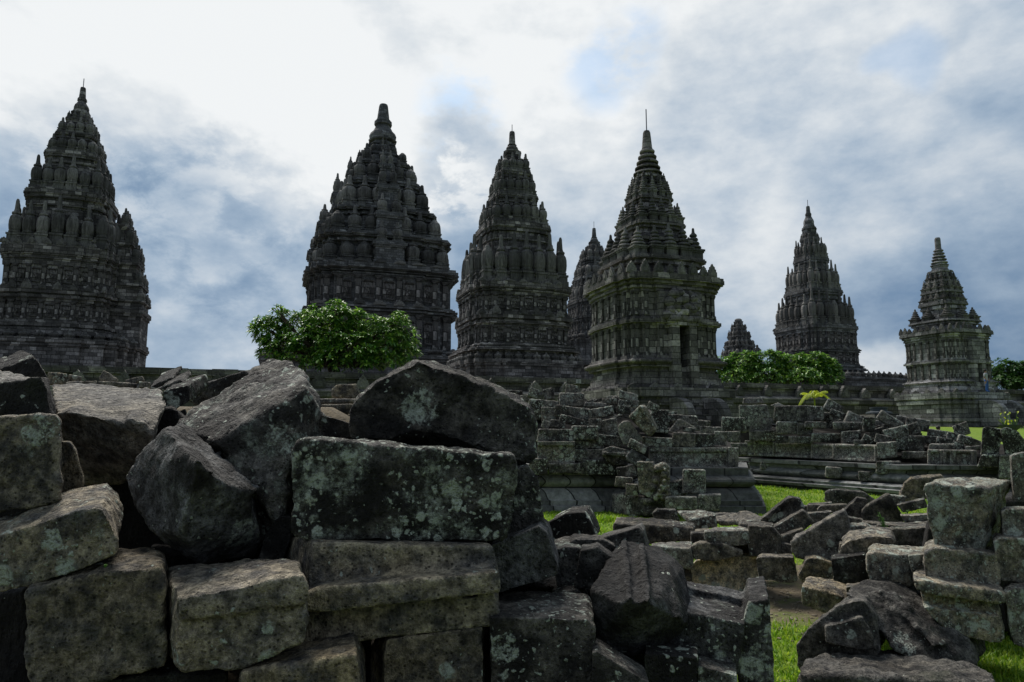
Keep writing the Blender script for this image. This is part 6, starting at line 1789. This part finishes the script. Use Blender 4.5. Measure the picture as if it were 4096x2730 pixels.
def tufts():
    """long tufts along the foot of the stones"""
    r = random.Random(6)
    spots = [('6', 1560, 720, 6.2, 60), ('6', 1640, 735, 6.2, 50), ('6', 1720, 760, 6.1, 45), ('6', 1860, 790, 6.1, 50), ('6', 880, 145, 12.2, 60), ('6', 960, 150, 12.2, 60), ('6', 840, 200, 11, 45), ('6', 500, 100, 12.5, 35), ('6', 620, 95, 12.8, 40),
             ('8', 560, 950, 5.2, 60), ('8', 640, 980, 5.2, 55), ('8', 1950, 1240, 4.9, 60), ('8', 2060, 1260, 4.9, 60), ('8', 2200, 1290, 4.7, 70), ('8', 2300, 1320, 4.6, 70), ('8', 250, 1250, 5.0, 40), ('8', 330, 1320, 4.8, 45), ('7', 240, 920, 18, 30), ('7', 560, 960, 17.6, 30), ('7', 850, 1010, 17, 30), ('7', 60, 900, 18.5, 25), ('6', 1930, 60, 12.6, 30)]
    for fr, x, y, Y, hp in spots:
        pass
    V, Fc = [], []
    for fr, x, y, Y, hp in spots:
        c = atf(fr, x, y, Y)
        k = FR[fr][2] / FPX * Y
        for _ in range(90):
            px, py = c.x + r.gauss(0, 28 * k), c.y + r.gauss(0, .12)
            z = ground_z(px, py) - .01
            h = hp * k * r.uniform(.5, 1.25)
            a, ln = r.uniform(0, 6.28), r.uniform(.15, .8)
            w = .0028 + .0006 * Y
            dx, dy = math.cos(a), math.sin(a)
            sx_, sy = -dy * w, dx * w
            i = len(V)
            V += [(px + sx_, py + sy, z), (px - sx_, py - sy, z), (px + dx * h * ln * .35 - sx_ * .8, py + dy * h * ln * .35 - sy * .8, z + h * .6), (px + dx * h * ln * .35 + sx_ * .8, py + dy * h * ln * .35 + sy * .8, z + h * .6), (px + dx * h * ln, py + dy * h * ln, z + h * r.uniform(.8, 1))]
            Fc += [(i, i + 1, i + 2, i + 3), (i + 3, i + 2, i + 4)]
    me = bpy.data.meshes.new('grass_tufts')
    me.from_pydata(V, [], Fc)
    tag(link_mesh('grass_tufts', me, M['grass']), kind='stuff')


tufts()


def pebbles():
    r = random.Random(12)
    mb = bmesh.new()
    for _ in range(700):
        x, y = r.gauss(2.1, .7), r.gauss(6.6, .6)
        if r.random() < .25:
            x, y = r.gauss(1.45, .25), r.gauss(4.3, .25)
        s = r.uniform(.005, .018) * (1 if r.random() < .9 else 1.8)
        m = Matrix.Translation((x, y, ground_z(x, y) + s * .2)) @ Matrix.Rotation(r.uniform(0, 6), 4, 'Z') @ Matrix.Diagonal((s * r.uniform(.7, 1.6), s, s * .6, 1))
        bmesh.ops.create_icosphere(mb, subdivisions=1, radius=1, matrix=m)
    me = bpy.data.meshes.new('gravel')
    mb.to_mesh(me)
    mb.free()
    tag(link_mesh('gravel', me, M['pebble']), kind='stuff')


M['pebble'] = make_plain('pale_gravel', (.16, .135, .10), .9, .5, 30)
pebbles()

# ------------------------------------------------------------------ small things
def basin():
    Y = 24.0
    k = .3188 / FPX * Y
    c = atf('H', 365, 1275, Y)
    root = thing('stone_basin', 'blue-grey round stone basin on a flat ring, behind the right-hand rubble', 'basin', c)
    MB().lathe([(150 * k, 0), (152 * k, 18 * k), (120 * k, 26 * k), (95 * k, 30 * k), (95 * k, 60 * k), (104 * k, 66 * k), (104 * k, 80 * k), (70 * k, 80 * k)], 20).build('bowl', M['basin'], root)
    MB().box(-150 * k, 150 * k, -.5, .5, -80 * k, -2 * k).build('plinth', M['wall'], root)


basin()


def floodlight():
    Y = 47.0
    k = .3507 / FPX * Y
    c = atf('K', 1610, 1390, Y)
    root = thing('floodlight', 'small two-panel floodlight on the ground, lower left of the shrine with the doorway', 'floodlight', c)
    for s in (-1, 1):
        MB().box(-13 * k + s * 15 * k, 13 * k + s * 15 * k, -.05, .05, 8 * k, 55 * k).build('panel', M['pale_shirt'], root)
        MB().box(-15 * k + s * 15 * k, 15 * k + s * 15 * k, .051, .1, 5 * k, 58 * k).build('housing', M['metal'], root)
    MB().box(-2 * k, 2 * k, .0, .05, -30 * k, 8 * k).build('bracket', M['metal'], root)


floodlight()


def tarp():
    Y = 48.5
    k = .5102 / FPX * Y
    c = atf('3', 745, 192, Y)
    mb = MB()
    n = 9
    rings = []
    for i in range(n):
        x = (-30 + 60 * i / (n - 1)) * k
        hgt = (6 + 5 * math.sin(i * 1.3)) * k
        rings.append([(x, -.5, 0), (x, -.3, hgt), (x, .3, hgt * 1.1), (x, .5, 0)])
    mb.rings(rings)
    o = mb.build('folded_tarpaulin', M['blue'], None, loc=c)
    tag(o, 'folded blue tarpaulin lying under the broad green tree', 'tarpaulin')


tarp()


def person(label, foot, height, facing, shirt, legs, crouch=0.0):
    """small distant standing or squatting visitor, body one skinned mesh"""
    s = height / 1.72
    k = 1 - crouch
    J = {'pelvis': (0, 0, .92 * k + .22 * crouch), 'chest': (0, -.10 * crouch, 1.28 * k + .62 * crouch), 'neck': (0, -.14 * crouch, 1.46 * k + .80 * crouch), 'head': (0, -.17 * crouch, 1.60 * k + .96 * crouch), 'crown': (0, -.17 * crouch, 1.70 * k + 1.06 * crouch)}
    ed = [('pelvis', 'chest'), ('chest', 'neck'), ('neck', 'head'), ('head', 'crown')]
    R = {'pelvis': .135, 'chest': .15, 'neck': .055, 'head': .10, 'crown': .075}
    for sd, sg in (('l', -1), ('r', 1)):
        J['sh' + sd] = (sg * .19, -.10 * crouch, 1.40 * k + .74 * crouch)
        J['el' + sd] = (sg * .25, .02 - .35 * crouch, 1.13 * k + .52 * crouch)
        J['wr' + sd] = (sg * .22, -.10 - .40 * crouch, .90 * k + .52 * crouch)
        J['hd' + sd] = (sg * .21, -.14 - .44 * crouch, .81 * k + .50 * crouch)
        J['hip' + sd] = (sg * .10, 0, .86 * k + .20 * crouch)
        J['kn' + sd] = (sg * .11 + sg * .06 * crouch, -.03 - .40 * crouch, .48 * k + .50 * crouch)
        J['an' + sd] = (sg * .11, .02 - .15 * crouch, .08)
        J['to' + sd] = (sg * .12, -.15 - .2 * crouch, .04)
        ed += [('chest', 'sh' + sd), ('sh' + sd, 'el' + sd), ('el' + sd, 'wr' + sd), ('wr' + sd, 'hd' + sd), ('pelvis', 'hip' + sd), ('hip' + sd, 'kn' + sd), ('kn' + sd, 'an' + sd), ('an' + sd, 'to' + sd)]
        for q, v in (('sh', .075), ('el', .048), ('wr', .035), ('hd', .04), ('hip', .105), ('kn', .065), ('an', .048), ('to', .035)):
            R[q + sd] = v
    nm = list(J)
    me = bpy.data.meshes.new('person')
    me.from_pydata([tuple(c * s for c in J[n]) for n in nm], [(nm.index(a), nm.index(b)) for a, b in ed], [])
    o = link_mesh('person', me, None, None, foot, facing)
    o.modifiers.new('skin', 'SKIN')
    for i, n in enumerate(nm):
        o.data.skin_vertices[0].data[i].radius = (R[n] * s, R[n] * s * (.75 if n in ('pelvis', 'chest') else 1))
    o.data.skin_vertices[0].data[0].use_root = True
    o.modifiers.new('sub', 'SUBSURF').render_levels = 1
    o.modifiers['sub'].levels = 1
    bpy.context.view_layer.update()
    m2 = bpy.data.meshes.new_from_object(o.evaluated_get(bpy.context.evaluated_depsgraph_get()))
    o.modifiers.clear()
    o.data = m2
    m2.materials.clear()
    for m in (M[shirt], M[legs], M['skin']):
        m2.materials.append(m)
    hz, pz = J['neck'][2] * s, J['pelvis'][2] * s
    for p in m2.polygons:
        c = p.center
        p.use_smooth = True
        p.material_index = 2 if c.z > hz or (abs(c.x) > .17 * s and c.z < J['ell'][2] * s + .03 and c.z > .3 * s) else (0 if c.z > pz + .02 * s else 1)
    tag(o, label, 'person')
    hd = J['head']
    bm = bmesh.new()
    bmesh.ops.create_icosphere(bm, subdivisions=2, radius=.118 * s, matrix=Matrix.Translation((hd[0] * s, (hd[1] + .03) * s, (hd[2] + .05) * s)))
    hm = bpy.data.meshes.new('hair')
    bm.to_mesh(hm)
    bm.free()
    link_mesh('hair', hm, M['hair'], o, smooth=True)
    return o


pz = TH.root.location
c = atf('H', 1722, 1000, 49.2)
person('person in pale grey top and blue trousers by the doorway of the paler shrine', (c.x, 49.2, c.z), 1.62, .6, 'pale_shirt', 'blue')
c = atf('H', 1115, 1470, 30.0)
person('person in a dull red shirt on the far lawn, mostly hidden behind the rubble', (c.x, 30.0, ground_z(c.x, 30.0)), 0.0 + max(.9, atf('H', 1115, 1432, 30.0).z - ground_z(c.x, 30.0)), 1.2, 'shirt', 'hair')
